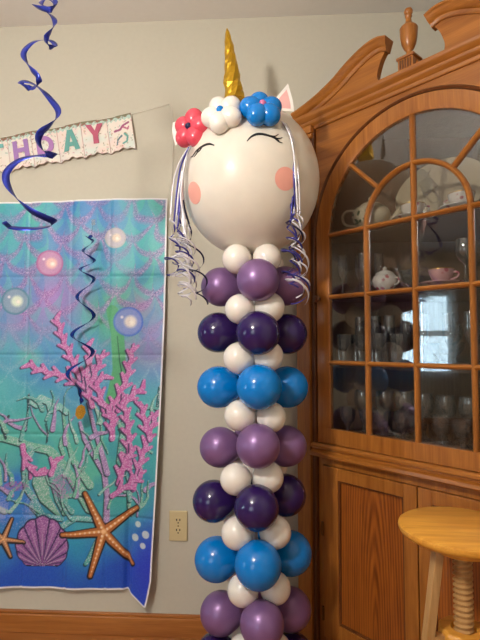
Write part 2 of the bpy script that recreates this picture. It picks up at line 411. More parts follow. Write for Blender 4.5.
for k in range(4):
    a0, a1 = k * PI / 4, (k + 1) * PI / 4
    pane(arc(0.179, a0, a1, 8) + arc(RI, a1, a0, 10))
link('door_knob', MB().lathe([(0, -.004), (.007, -.004), (.006, .008), (.012, .014), (.014, .020), (.010, .027), (0, .029)], 18, Matrix.Translation((.118, -.004, 1.312)) @ Matrix.Rotation(PI / 2, 4, 'X')).me(), M['wood_dark'], door, smooth=40)
# waist moulding
def hmould(name, t0, t1, prof, mat='wood_h'):
    rings = [[(t, y, z) for (y, z) in prof] for t in (t0, t1)]
    return link(name, MB().sweep(rings).me(), M[mat], cab, smooth=35)
hmould('waist_moulding', 0.088, 2 * TC - 0.088, [(0.02, .778), (-.020, .778), (-.027, .772), (-.027, .764), (-.019, .760), (-.019, .754), (-.033, .748), (-.035, .738), (-.030, .732), (-.012, .728), (0.02, .728)])
# lower part: face frame, two doors
mb = MB(); mb.box(T0, T1, 0.002, 0.02, 0.700, 0.728).box(T0, 0.125, 0.002, 0.02, 0.06, 0.70).box(2 * TC - .125, T1, 0.002, 0.02, 0.06, 0.70).box(T0, T1, 0.002, 0.02, 0.03, 0.085)
link('face_frame', mb.me(), M['wood_v'], cab)
link('kick_board', MB().box(T0, T1, 0.03, 0.045, 0.0, 0.05).me(), M['wood_dark'], cab)
for s in (0, 1):
    t0, t1 = (0.127, TC - 0.002) if s == 0 else (TC + 0.002, 2 * TC - 0.127)
    a, b = (t0 + 0.066, t1 - 0.046) if s == 0 else (t0 + 0.046, t1 - 0.066)
    mb = MB()
    mb.box(t0, a, -0.006, 0.016, 0.087, 0.698).box(b, t1, -0.006, 0.016, 0.087, 0.698).box(a, b, -0.006, 0.016, 0.655, 0.698).box(a, b, -0.006, 0.016, 0.087, 0.150)
    d_ = link('lower_door', mb.me(), M['wood_v'], cab, bevel=0.002)
    link('door_panel', MB().box(a - .004, b + .004, 0.006, 0.012, 0.146, 0.659).me(), M['wood_panel'], d_)
    mb = MB()
    for (p, q, r_, t_) in ((a, a + .006, .150, .655), (b - .006, b, .150, .655), (a, b, .649, .655), (a, b, .150, .156)): mb.box(p, q, -0.003, 0.008, r_, t_)
    link('panel_bead', mb.me(), M['wood_dark'], d_, bevel=0.002)
    ht = t0 - 0.001 if s == 0 else t1 + 0.001
    for z in (0.17, 0.47): link('hinge', MB().lathe([(0, -.024), (.0045, -.024), (.0045, .024), (0, .024)], 10, Matrix.Translation((ht, -.009, z))).me(), M['brass'], d_)
# cornice
CPROF = [(0.02, 1.972), (-.006, 1.972), (-.010, 1.978), (-.010, 1.984), (-.020, 1.990), (-.024, 1.998), (-.024, 2.002), (-.036, 2.010), (-.041, 2.018), (-.041, 2.026), (0.02, 2.026)]
cor = hmould('cornice', 0.008, 2 * TC - 0.008, CPROF)
# scrolled pediment: two boards each with a swept gooseneck moulding
neck = catmull([(.008, 2.040), (.050, 2.047), (.104, 2.059), (.165, 2.078), (.222, 2.102), (.272, 2.130), (.322, 2.152), (.360, 2.163), (.392, 2.165), (.424, 2.155)], 5)
for s in (0, 1):
    fx = (lambda t: t) if s == 0 else (lambda t: 2 * TC - t)
    low = [(p[0], p[1] - 0.014) for p in neck]
    inner = catmull([(.412, 2.140), (.396, 2.118), (.385, 2.092), (.378, 2.065), (.383, 2.042), (.396, 2.026)], 4)
    outline = [(0.0, 2.026)] + [p for p in low if 0.0 <= p[0] <= .409] + inner
    sb = link('scroll_board', MB().prism([(fx(p[0]), p[1]) for p in outline], -0.006, 0.016).me(), M['wood_h'], cab)
    prof = [(-0.022, 0.016), (-0.022, -0.010), (-0.014, -0.016), (-0.010, -0.016), (-0.004, -0.026), (0.006, -0.030), (0.012, -0.036), (0.018, -0.036), (0.018, 0.016)]
    rings = []
    for i, p in enumerate(neck):
        d = Vector(neck[min(i + 1, len(neck) - 1)]) - Vector(neck[max(i - 1, 0)]); d.normalize(); n = Vector((-d.y, d.x))
        rings.append([(fx(p[0] + n.x * o), y, p[1] + n.y * o) for (o, y) in prof])
    link('gooseneck_moulding', MB().sweep(rings).me(), M['wood_h'], sb, smooth=40)
fl_pts = catmull([(.440, 2.026), (.452, 2.029), (.462, 2.040), (.468, 2.058)], 4)
link('plinth_bracket', MB().prism(fl_pts + [(2 * TC - p[0], p[1]) for p in fl_pts[::-1]], -0.006, 0.016).me(), M['wood_h'], cab)
pl = link('plinth', MB().box(TC - .026, TC + .026, -.030, .022, 2.010, 2.066).me(), M['wood_v'], cab, bevel=.001)
for k in range(5): link('reed', MB().tube([(TC - .018 + k * .009, -.0305, 2.014), (TC - .018 + k * .009, -.0305, 2.062)], 0.003, 8).me(), M['wood_dark'], pl)
link('plinth_cap', MB().box(TC - .031, TC + .031, -.035, .027, 2.066, 2.075).me(), M['wood_h'], pl, bevel=.003)
link('urn_finial', MB().lathe([(0, 2.075), (.020, 2.075), (.021, 2.079), (.013, 2.084), (.009, 2.094), (.010, 2.099), (.016, 2.106), (.023, 2.122), (.0265, 2.142), (.028, 2.160), (.0285, 2.170), (.029, 2.174), (.027, 2.178), (.022, 2.183), (.014, 2.189), (.010, 2.198), (.0085, 2.210), (.011, 2.213), (.0115, 2.217), (.0085, 2.220), (.013, 2.226), (.014, 2.233), (.011, 2.240), (0, 2.243)], 24, Matrix.Translation((TC, -.004, 0))).me(), M['wood_v'], cab, smooth=50)

# ------------------------------------------------------------------ contents of the cabinet
def glassobj(name, prof, label, group, t, y, z, mesh_cache={}, mat='crystal', cat='glass', sc=1.0):
    n = 11 if name in ('cut_crystal_goblet', 'tumbler', 'glass_bowl') else 22
    key = (name, mat)
    if key not in mesh_cache:
        mesh_cache[key] = MB().lathe(prof, n).me(name)
    o = link(name, mesh_cache[key], M[mat], smooth=40 if n > 11 else None, label=label, cat=cat, group=group)
    o.location = l2w(t, y, z + 0.0005); o.scale = (sc, sc, sc); return o
def cup_shape(out): # add inner wall
    return out + [(max(r - .0016, 0.0005), z) for r, z in out[::-1] if z > out[-1][1] * .42] + [(0, out[-1][1] * .42)]
WINE = cup_shape([(0, 0), (.033, 0), (.033, .002), (.010, .006), (.0045, .014), (.004, .060), (.007, .070), (.020, .080), (.031, .098), (.034, .118), (.030, .150)])
FLUTE = cup_shape([(0, 0), (.030, 0), (.030, .002), (.008, .006), (.004, .014), (.004, .070), (.010, .080), (.020, .100), (.024, .135), (.022, .190)])
TUMB = cup_shape([(0, 0), (.028, 0), (.030, .004), (.032, .05), (.035, .105)])
CORD = cup_shape([(0, 0), (.026, 0), (.026, .003), (.008, .007), (.006, .02), (.012, .035), (.022, .045), (.027, .06), (.029, .092)])
BOWL = cup_shape([(0, 0), (.035, 0), (.034, .006), (.022, .012), (.045, .03), (.060, .05), (.066, .075)])
ORD = ['first', 'second', 'third', 'fourth', 'fifth', 'sixth', 'seventh', 'eighth', 'ninth']
def row(prof, name, shelf, ts, label, group, cat='glass', sc=1.0):
    for k, (t, y) in enumerate(ts):
        glassobj(name, prof, label % ORD[k], group, t, y, SHZ[shelf], cat=cat, sc=sc * random.uniform(.97, 1.03))
row(CORD, 'cut_crystal_goblet', 0, [(.20, .05), (.27, .07), (.345, .05), (.41, .07), (.475, .05), (.545, .07), (.62, .05), (.69, .07), (.76, .05)], '%s short crystal goblet from the knob side, front row of the lowest cabinet shelf', 'crystal goblets in front on the lowest cabinet shelf', sc=1.1)
row(WINE, 'wine_glass', 0, [(.22, .12), (.30, .14), (.375, .15), (.445, .15), (.52, .15), (.60, .15), (.68, .14)], '%s tall wine glass from the knob side, back row of the lowest cabinet shelf', 'wine glasses at the back of the lowest cabinet shelf', sc=1.04)
row(TUMB, 'highball_glass', 0, [(.300, .217), (.375, .225), (.45, .230), (.525, .230), (.60, .225), (.675, .217)], '%s highball glass from the knob side, behind the wine glasses on the lowest shelf', 'highball glasses on the lowest cabinet shelf', sc=0.93)
row(TUMB, 'tumbler', 1, [(.195, .05), (.265, .055), (.34, .05), (.415, .055)], '%s straight tumbler from the knob side on the third cabinet shelf', 'tumblers on the third cabinet shelf')
row(FLUTE, 'champagne_flute', 1, [(.215, .115), (.275, .125), (.335, .12), (.395, .13), (.46, .12), (.545, .13), (.62, .12), (.69, .12)], '%s tall champagne flute from the knob side on the third cabinet shelf', 'champagne flutes on the third cabinet shelf', sc=0.92)
glassobj('glass_bowl', BOWL, 'clear footed glass bowl among tumblers on the third cabinet shelf', None, .455, .30, SHZ[1], cat='bowl')
row(WINE, 'sherry_glass', 1, [(.255, .19), (.315, .195), (.38, .20), (.53, .20), (.60, .195), (.665, .19)], '%s stemmed sherry glass from the knob side, behind the flutes on the third shelf', 'sherry glasses on the third cabinet shelf', sc=0.9)
row(FLUTE, 'stemmed_glass', 2, [(.185, .05), (.225, .10), (.27, .055), (.29, .13)], '%s stemmed glass from the knob side beside the sugar bowl', 'stemmed glasses on the second cabinet shelf', sc=0.78)
row(WINE, 'water_goblet', 2, [(.625, .16), (.635, .06), (.69, .12), (.71, .05), (.76, .10)], '%s clear water goblet from the pink teacup on the second cabinet shelf', 'water goblets on the second cabinet shelf', sc=0.92)

def floral(name, base, c1, c2, scale, thr=0.30, zlo=None):
    m, N, L, p = newmat(name); tc = N.new('ShaderNodeTexCoord')
    v = N.new('ShaderNodeTexVoronoi'); v.inputs['Scale'].default_value = scale; L.new(tc.outputs['Object'], v.inputs['Vector'])
    nz = N.new('ShaderNodeTexNoise'); nz.inputs['Scale'].default_value = scale * 1.5; L.new(tc.outputs['Object'], nz.inputs['Vector'])
    add = N.new('ShaderNodeMath'); add.operation = 'MULTIPLY_ADD'; add.inputs[1].default_value = 0.5; L.new(nz.outputs['Fac'], add.inputs[0]); L.new(v.outputs['Distance'], add.inputs[2])
    r = N.new('ShaderNodeValToRGB'); r.color_ramp.interpolation = 'LINEAR'
    e = r.color_ramp.elements; e[0].position = thr; e[0].color = c1; e[1].position = thr + .18; e[1].color = base
    k = e.new(thr + .10); k.color = c2
    L.new(add.outputs[0], r.inputs[0]); L.new(r.outputs[0], p.inputs['Base Color']); p.inputs['Roughness'].default_value = 0.15; p.inputs['Coat Weight'].default_value = 0.4
    return m
M['china'] = floral('flowered_china', S(238, 232, 224), S(176, 70, 92), S(206, 150, 150), 38, .42)
M['china2'] = floral('pink_china', S(226, 176, 178), S(190, 90, 110), S(216, 130, 140), 40, .42)
M['cream'] = plain('cream_glaze', S(230, 216, 186), 0.2, var=0.02, coat=0.4)
M['platter'] = plain('platter_glaze', S(204, 190, 160), 0.3, var=0.02)
M['leaf'] = plain('painted_leaf', S(52, 84, 44), 0.3)
M['gold_rim'] = plain('gilt_rim', S(190, 150, 70), 0.3, 0.8)
def handle(t0, z0, z1, out, r=0.0035, sgn=1):
    pts = catmull([(sgn * t0, 0, z0), (sgn * (t0 + out * .7), 0, z0 - .002), (sgn * (t0 + out), 0, (z0 + z1) / 2 + .006), (sgn * (t0 + out * .75), 0, z1 + .008), (sgn * (t0 - .004), 0, z1)], 6)
    return MB().tube(pts, r, 8).me()
CUP = [(0, 0), (.020, 0), (.021, .004), (.019, .008), (.030, .020), (.038, .036), (.041, .052), (.0395, .052), (.034, .034), (.02, .016), (0, .014)]
SAUC = [(0, 0), (.030, 0), (.032, .003), (.055, .009), (.070, .015), (.070, .017), (.05, .012), (.028, .007), (0, .007)]
def teacup(t, y, z, rot, mat, label, slabel):
    p = l2w(t, y, z + .0005)
    s_ = link('saucer', MB().lathe(SAUC, 28).me(), M[mat], smooth=50, label=slabel, cat='saucer'); s_.location = p
    c = empty('teacup', (p.x, p.y, p.z + .0075), -PI / 4 + rot, label, 'teacup')
    link('cup_body', MB().lathe(CUP, 28).me(), M[mat], c, smooth=50)
    link('handle', handle(.033, .042, .016, .022), M[mat], c, smooth=True)
    link('gilt_band', MB().lathe([(.0405, .0505), (.0413, .0505), (.0413, .0525), (.0405, .0525), (.0405, .0505)], 28, cap0=False, cap1=False).me(), M['gold_rim'], c)
teacup(.445, .098, SHZ[3], 0.15, 'china', 'white flowered teacup with gilt rim beside the leaf-painted teapot', 'white flowered saucer under the teacup beside the leaf-painted teapot')
teacup(.610, .098, SHZ[3], PI, 'china', 'white flowered teacup below the right curve of the inner arch on the top shelf', 'white flowered saucer under the teacup at the right of the top shelf')
teacup(.540, .098, SHZ[2], 0.1, 'china2', 'pink flowered teacup among clear goblets on the second cabinet shelf', 'pink flowered saucer under the teacup among clear goblets')
# leaf-painted teapot
p = l2w(.285, .09, SHZ[3] + .0005)
tp = empty('teapot', p, -PI / 4 + 0.6, 'cream teapot with painted green leaves on the top cabinet shelf', 'teapot')
tp.scale = (1.12, 1.12, 1.0)
TPP = [(0, 0), (.036, 0), (.038, .005), (.046, .014), (.058, .032), (.063, .050), (.060, .066), (.050, .080), (.036, .087), (.033, .090), (0, .090)]
link('pot_body', MB().lathe(TPP, 32).me(), M['cream'], tp, smooth=50)
link('lid', MB().lathe([(0, .089), (.034, .089), (.034, .093), (.022, .102), (.008, .106), (.006, .110), (.010, .115), (.008, .121), (0, .123)], 24).me(), M['cream'], tp, smooth=50)
link('handle', handle(.050, .076, .016, .042, .0048, -1), M['cream'], tp, smooth=True)
link('spout', MB().tube(catmull([(.052, 0, .028), (.074, 0, .040), (.086, 0, .064), (.098, 0, .080)], 5), [.016 - .0006 * i for i in range(16)], 10).me(), M['cream'], tp, smooth=True)
for k in range(11):
    a = -PI / 2 - .75 + random.uniform(-.75, .75); z = random.uniform(.022, .060)
    rr = np.interp(z, [.014, .032, .050, .066], [.046, .058, .063, .060]) + .0003
    mt = Matrix.Translation((rr * math.cos(a), rr * math.sin(a), z)) @ Matrix.Rotation(a, 4, 'Z') @ Matrix.Rotation(random.uniform(-1.2, 1.2), 4, 'X') @ Matrix.Diagonal((.10, .55, 1, 1))
    link('painted_leaf', MB().lathe([(.010 * math.sin(PI * i / 6), -.010 * math.cos(PI * i / 6)) for i in range(7)], 8, mt).me(), M['leaf'], tp, smooth=True)
# sugar bowl, second shelf
p = l2w(.355, .062, SHZ[2] + .0005); sb_ = empty('sugar_bowl', p, -PI / 4, 'white flowered sugar bowl with lid on the second cabinet shelf', 'sugar bowl')
link('bowl_body', MB().lathe([(0, 0), (.022, 0), (.024, .004), (.038, .018), (.044, .036), (.038, .054), (.034, .056), (0, .056)], 28).me(), M['china'], sb_, smooth=50)
link('lid', MB().lathe([(0, .056), (.035, .056), (.030, .066), (.010, .074), (.006, .078), (.009, .083), (0, .088)], 24).me(), M['china'], sb_, smooth=50)
for s in (-1, 1): link('handle', handle(.036, .046, .018, .018, .003, s), M['china'], sb_, smooth=True)
glassobj('glass_bowl', BOWL, 'clear footed glass bowl between sugar bowl and pink teacup', None, .425, .165, SHZ[2], cat='bowl')
# platter leaning against the back
p = l2w(.475, .24, SHZ[3] + .002)
plt = link('serving_platter', MB().lathe([(0, 0), (.70, 0), (.74, .02), (.86, .07), (1.0, .13), (1.0, .16), (.86, .11), (.74, .06), (.70, .04), (0, .04)], 48, Matrix.Diagonal((.170, .125, .10, 1))).me(), M['platter'], smooth=40,
           label='large oval cream platter leaning upright at the back of the top shelf', cat='platter')
plt.matrix_world = Matrix.Translation(p + Vector((0, 0, .1235))) @ Matrix.Rotation(-PI / 4, 4, 'Z') @ Matrix.Rotation(math.radians(78), 4, 'X')

# ------------------------------------------------------------------ wooden screw stool
STX, STY, STZ = 0.472, -0.715, 0.70
st = empty('screw_stool', (STX, STY, 0), math.radians(-3.2), 'round pine stool with wooden screw in front of the corner cabinet', 'stool')
def wood_local(o): return o
link('seat', MB().lathe([(0, STZ - .028), (.120, STZ - .028), (.134, STZ - .026), (.144, STZ - .019), (.148, STZ - .011), (.147, STZ - .004), (.141, STZ), (0, STZ)], 56).me(), M['stool'], st, smooth=35)
link('seat_block', MB().lathe([(0, STZ - .056), (.070, STZ - .056), (.076, STZ - .050), (.078, STZ - .028), (0, STZ - .028)], 28).me(), M['stool'], st, smooth=40)
mb = MB(); rings = []; nt = 24; pitch = .0132
zt, zb = STZ - .056, STZ - .30
nn = int((zt - zb) / pitch * nt)
prof_n = 6
for i in range(nn + 1):
    a = 2 * PI * i / nt; z = zb + pitch * i / nt; ring = []
    for (dr, dz) in ((.004, 0), (.0175, 0), (.0180, .0020), (.0230, .0056), (.0230, .0078), (.0180, .0112)):
        ring.append((max(dr, .002) * math.cos(a), max(dr, .002) * math.sin(a), z + dz))
    rings.append(ring)
mb.sweep(rings)
mb.lathe([(0, zb), (.0178, zb), (.0178, zt), (0, zt)], 20)
link('screw', mb.me(), M['stool_leg'], st, smooth=35)
HZ = 0.448
link('hub', MB().lathe([(0, HZ - .030), (.052, HZ - .030), (.060, HZ - .024), (.060, HZ + .006), (.054, HZ + .012), (.030, HZ + .012), (.026, HZ + .003), (0, HZ + .003)], 10).me(), M['stool'], st, bevel=.002)
for k in range(3):
    a = math.radians((196, 316, 76)[k]); ca, sa = math.cos(a), math.sin(a)
    mb = MB(); rings = []
    for (z, rad) in ((0.0, .158), (STZ - .050, .064)):
        c = Vector((rad * ca, rad * sa, z)); t = Vector((-sa, ca, 0)); o_ = Vector((ca, sa, 0))
        h = .0112; rings.append([c + t * h + o_ * h, c - t * h + o_ * h, c - t * h - o_ * h, c + t * h - o_ * h])
    lg = link('leg', mb.sweep(rings).me(), M['stool_leg'], st, bevel=.002)
    rz = .158 + (.066 - .158) * (HZ - .07) / (STZ - .075)
    dl = Vector((ca, sa, 0)); q = dl * (rz + .0122) + Vector((0, 0, HZ - .055))
    link('screw_plug', MB().lathe([(0, 0), (.0045, 0), (.0045, .002), (0, .002)], 10, Matrix.Translation(q) @ dl.to_track_quat('Z', 'Y').to_matrix().to_4x4()).me(), M['wood_dark'], lg)
    link('spoke', MB().sweep([[Vector((ca * r, sa * r, HZ - .012)) + Vector((-sa * u, ca * u, v)) for (u, v) in ((-.011, -.014), (.011, -.014), (.011, .014), (-.011, .014))] for r in (.045, .088)]).me(), M['stool_leg'], st)
rad_ = .158 + (.066 - .158) * .18 / (STZ - .075)
for k in range(3):
    a0, a1 = math.radians((196, 316, 76)[k]), math.radians((196, 316, 76)[(k + 1) % 3])
    link('stretcher', MB().tube([(rad_ * math.cos(a0), rad_ * math.sin(a0), .18), (rad_ * math.cos(a1), rad_ * math.sin(a1), .18)], .008).me(), M['stool_leg'], st, smooth=40)

# ------------------------------------------------------------------ wall outlet
oc = at(178.5, 525.5, 0)
ou = empty('wall_outlet', (oc.x, 0, oc.z), 0, 'almond double power outlet on the wall beside the sea backdrop', 'outlet')
M['almond'] = plain('almond_plastic', S(214, 196, 150), 0.35, var=0.01)
link('cover_plate', MB().box(-.037, .037, -.006, 0, -.059, .059).me(), M['almond'], ou, bevel=.003)
for s in (-1, 1):
    z = s * .0195
    outl = [(.0165 * math.copysign(min(1, abs(math.cos(a)) * 1.25), math.cos(a)), z + .0145 * math.copysign(min(1, abs(math.sin(a)) * 1.15), math.sin(a))) for a in [2 * PI * i / 24 for i in range(24)]]
    rc = link('receptacle', MB().prism(outl, -.0075, -.003).me(), M['almond'], ou)
    for dx in (-.0065, .0065): link('slot', MB().box(dx - .002, dx + .002, -.0079, -.007, z + .001, z + .009).me(), M['black'], rc)
    link('ground_hole', MB().lathe([(0, 0), (.0028, 0), (.0028, .001), (0, .001)], 10, Matrix.Translation((0, -.0069, z - .0065)) @ Matrix.Rotation(PI / 2, 4, 'X')).me(), M['black'], rc)
link('screw', MB().lathe([(0, 0), (.003, 0), (.0025, .0012), (0, .0014)], 10, Matrix.Translation((0, -.006, 0)) @ Matrix.Rotation(PI / 2, 4, 'X')).me(), M['brass'], ou)
# ---------------- decorations
# ------------------------------------------------------------------ sea backdrop (printed cloth)
def blend(img, mask, col):
    m = np.clip(mask, 0, 1)[..., None]; img[:] = img * (1 - m) + np.array(col, float) * m
def vnoise(u, v, sc, seed):
    r = np.random.default_rng(seed); G = r.random((64, 64))
    x, y = u / sc, v / sc; xi, yi = np.floor(x).astype(int), np.floor(y).astype(int); fx, fy = x - xi, y - yi
    fx, fy = fx * fx * (3 - 2 * fx), fy * fy * (3 - 2 * fy)
    g = lambda a, b: G[a % 64, b % 64]
    return (g(xi, yi) * (1 - fx) + g(xi + 1, yi) * fx) * (1 - fy) + (g(xi, yi + 1) * (1 - fx) + g(xi + 1, yi + 1) * fx) * fy
def seg(u, v, p, q):
    px, py = p; dx, dy = q[0] - px, q[1] - py; L2 = dx * dx + dy * dy + 1e-9
    t = np.clip(((u - px) * dx + (v - py) * dy) / L2, 0, 1)
    return np.hypot(u - px - t * dx, v - py - t * dy), t
def stroke(img, u, v, pts, w0, w1, fill, line=None, lw=1.0, glit=None, off=(0, 0)):
    d = np.full(u.shape, 1e9); n = len(pts) - 1
    for i in range(n):
        dd, t = seg(u - off[0], v - off[1], pts[i], pts[i + 1])
        d = np.minimum(d, dd - (w0 + (w1 - w0) * (i + t) / n))
    if line is not None: blend(img, np.clip((lw - d) / .8, 0, 1) , line)
    if fill is not None:
        blend(img, np.clip(-d / .8 + .4, 0, 1), fill)
        if glit is not None: blend(img, np.clip(-d / .8 + .4, 0, 1) * np.clip((glit - .62) * 3, 0, .75), (236, 226, 240))
def leafy(img, u, v, pts, fill, line, glit, ln=11.5, step=13, w=2.7):
    """coral frond: stem with paired leaflets"""
    P = [np.array(p, float) for p in pts]; shapes = [(P, w, 1.4)]
    L = [0.0]
    for a, b in zip(P, P[1:]): L.append(L[-1] + np.linalg.norm(b - a))
    s = step * .6; k = 0
    while s < L[-1]:
        i = max(j for j in range(len(L)) if L[j] <= s); i = min(i, len(P) - 2)
        t = (s - L[i]) / (L[i + 1] - L[i]); b = P[i] + (P[i + 1] - P[i]) * t; d = (P[i + 1] - P[i]) / (L[i + 1] - L[i])
        sg = 1 if k % 2 else -1; a = sg * .75; e = np.array([d[0] * math.cos(a) - d[1] * math.sin(a), d[0] * math.sin(a) + d[1] * math.cos(a)])
        l = ln * (1 - .4 * s / L[-1]); shapes.append(([b, b + e * l], w, 1.5)); s += step / 2; k += 1
    for (pp, a, b) in shapes: stroke(img, u, v, pp, a, b, line, off=(-1.3, .9))
    for (pp, a, b) in shapes: stroke(img, u, v, pp, a, b, fill, glit=glit)

UL, VB = -172.0, 605.0
def sea_print(u, v, edge_u, v_top, v_bot):
    rg = np.random.default_rng(3); g1 = rg.random(u.shape)
    n1, n2, n3, n4 = vnoise(u, v, 46, 1), vnoise(u, v, 30, 2), vnoise(u, v, 16, 4), vnoise(u, v, 60, 5)
    img = np.zeros(u.shape + (3,)); img[:] = (104, 188, 200)
    blend(img, (n1 - .45) * 2.2, (92, 158, 210)); blend(img, (n2 - .55) * 2.5, (122, 208, 196)); blend(img, (n4 - .6) * 2.2, (160, 150, 214))
    for (cu, cv, r, c, s) in ((52, 300, 34, (190, 150, 214), .95), (152, 345, 34, (176, 158, 214), .9), (20, 318, 20, (176, 150, 206), .6), (140, 305, 16, (206, 150, 196), .6), (108, 318, 26, (120, 200, 140), .8),
                              (100, 225, 24, (150, 170, 216), .4), (70, 345, 30, (112, 184, 222), .5), (-40, 300, 50, (180, 150, 214), .7), (-110, 260, 50, (120, 190, 214), .5)):
        d = np.hypot(u - cu, v - cv) / r; blend(img, np.exp(-d * d) * s, c)
    # lower water: green, then blue
    blend(img, np.clip((v - 395) / 45, 0, .8), (92, 190, 182)); blend(img, np.clip((v - 420) / 60, 0, 1) * np.clip(n2 * 3 - 1.2, 0, .6), (122, 204, 176)); blend(img, np.clip((v - 420) / 60, 0, 1) * np.clip(n3 * 3 - 1.7, 0, .5), (70, 150, 190))
    blend(img, np.clip((v - 505 + 30 * n1) / 60, 0, .9), (74, 158, 214)); blend(img, np.clip((v - 556 + 26 * n2) / 30, 0, .9), (52, 104, 210))
    d = np.hypot((u - 12) / 26, (v - 500) / 40); blend(img, np.clip(1.3 - d, 0, .8) * np.clip(.2 + n3 * 1.2, 0, 1), (70, 128, 224))
    d = np.hypot((u - 150) / 22, (v - 560) / 60); blend(img, np.exp(-d * d) * .9, (66, 84, 214))
    d = np.hypot((u - 132) / 26, (v - 500) / 26); blend(img, np.exp(-d * d) * .7, (84, 190, 184))
    d = np.hypot((u - 78) / 18, (v - 548) / 26); blend(img, np.exp(-d * d) * .55, (70, 190, 206))
    # fish-scale net of glitter
    u0, v0 = u, v; u = u + 9 * (vnoise(u0, v0, 22, 21) - .5); v = v + 9 * (vnoise(u0, v0, 22, 22) - .5)
    Wd, Hh = 36.0, 24.0; fade = np.clip((372 - v) / 60, 0.0, 1)
    tone = np.zeros(u.shape); line = np.full(u.shape, 1e9)
    for j in range(-2, 20):
        off = (j % 2) * Wd / 2; f = ((u - 7 - off) / Wd) % 1 - .5
        c = 196 + j * Hh * .78 + 1.15 * Hh * np.sqrt(np.clip(1 - (2 * f) ** 2, 0, 1)) - Hh
        line = np.minimum(line, np.abs(v - c) * np.clip(.75 + .0 * f, 0, 1))
        cell = np.floor((u - 7 - off) / Wd); tone = np.where((v < c) & (v > c - Hh), (cell * 3.7 + j * 1.9) % 3, tone)
    blend(img, (tone > 2) * .28 * fade, (90, 160, 220)); blend(img, ((tone > 1) & (tone < 2)) * .3 * fade, (108, 214, 198))
    lm = np.clip(1.6 - line / (2.0 + 1.6 * n3), 0, 1) * fade
    lm = lm * np.clip(.35 + .8 * n2, .25, .85); u, v = u0, v0
    blend(img, lm * (.35 + .5 * g1), (190, 132, 192)); blend(img, lm * (g1 > .84) * .7, (232, 214, 238)); blend(img, lm * (g1 < .12) * .7, (110, 80, 140))
    fm = np.clip(1.4 - line / 2.4, 0, 1) * np.clip((470 - v) / 90, 0, 1) * (1 - fade); blend(img, fm * (g1 > .5) * .45, (190, 214, 220))
    # kelp and weeds in green and mauve glitter with dark edges
    GR, DK, MV = (128, 196, 172), (44, 78, 84), (176, 150, 196)
    stroke(img, u, v, [(112, 312), (117, 335), (119, 372), (112, 402)], 6, 7, (110, 186, 140), None); stroke(img, u, v, [(117, 338), (119, 362), (121, 374)], .3, .5, DK)
    for pts, a, b, c in (([(-30, 436), (4, 440), (30, 448), (48, 452), (62, 466), (76, 484), (90, 508)], 3, 5.5, GR), ([(62, 412), (66, 440), (74, 462), (90, 486)], 1.2, 4, GR), ([(80, 424), (84, 440), (94, 458), (104, 474), (107, 496), (106, 520)], 1.5, 3.2, MV),
                         ([(88, 404), (94, 430), (101, 452), (107, 474)], 1.5, 3, MV), ([(30, 452), (24, 470), (26, 490), (34, 500)], 4, 3, (112, 186, 178)), ([(56, 476), (60, 500), (64, 512)], 9, 3, (112, 178, 172)), ([(40, 484), (44, 500), (58, 516)], 8, 2, (130, 190, 170)),
                         ([(34, 506), (42, 518), (62, 520)], 5, 2, (96, 176, 178)), ([(64, 514), (66, 497), (82, 494), (92, 502)], 2.4, 1.6, GR), ([(60, 528), (76, 518), (96, 520)], 3, 2.2, (112, 186, 180)), ([(98, 540), (90, 556), (86, 562)], 3.4, 2, (104, 186, 178)),
                         ([(30, 402), (36, 406), (40, 400), (48, 404), (50, 412), (58, 408), (66, 414)], 4, 3, (142, 206, 196)), ([(28, 396), (27, 415), (25, 432)], .8, 1.2, (52, 96, 104)), ([(45, 425), (47, 434), (46, 444)], .5, .6, DK), ([(62, 440), (60, 448), (63, 456)], 2.5, 2, GR),
                         ([(126, 420), (124, 440), (122, 462)], 5, 6, (108, 184, 168)), ([(160, 388), (158, 405), (156, 420)], 1.2, 1.4, (70, 130, 128)), ([(8, 418), (2, 430), (6, 440)], 1.2, .8, DK), ([(98, 412), (106, 420), (106, 432), (100, 436)], .5, .5, DK), ([(118, 430), (128, 440), (128, 452)], .5, .5, DK)):
        stroke(img, u, v, pts, a, b, DK, off=(-.9, 1.2)); stroke(img, u, v, pts, a, b, c, glit=g1)
    rk = np.random.default_rng(12)
    for k in range(52):                       # fine weeds and their dark outlines
        x, y = rk.uniform(0, 155), rk.uniform(410, 520); a = rk.uniform(-2.4, -.7); pts = [(x, y)]
        for q in range(4): a += rk.uniform(-.6, .6); x, y = x + 8 * math.cos(a), y + 8 * math.sin(a); pts.append((x, y))
        c = [GR, MV, (112, 186, 178), (150, 206, 190)][k % 4]; w_ = rk.uniform(.5, 3.0)
        stroke(img, u, v, pts, w_, .5, DK, off=(-.8, .9)); stroke(img, u, v, pts, w_, .5, c, glit=g1)
    PK = (208, 124, 186); OL = (86, 70, 110)
    for pts in ([(80, 380), (70, 358), (62, 342), (55, 318)], [(82, 388), (66, 378), (46, 374), (26, 366)], [(88, 398), (84, 380), (90, 362), (88, 345)], [(92, 408), (88, 390), (97, 370), (104, 352)], [(104, 412), (100, 398), (96, 384), (106, 378)],
                [(112, 428), (116, 404), (126, 380), (133, 346)], [(118, 412), (130, 398), (144, 388)], [(112, 440), (112, 420), (104, 404)], [(128, 470), (128, 440), (126, 418), (122, 404)], [(132, 490), (140, 462), (150, 432), (158, 412)],
                [(150, 440), (144, 420), (140, 404)], [(118, 484), (124, 462), (134, 448)], [(112, 496), (124, 488), (140, 476)], [(22, 448), (24, 462), (32, 474)], [(30, 470), (36, 476), (44, 470)], [(50, 476), (54, 466), (56, 460)]):
        leafy(img, u, v, pts, PK, OL, g1)
    blend(img, ((u < 34) & (v > 485) & (v < 530) & (n3 + .3 * g1 > .86)) * .5, (210, 190, 226))
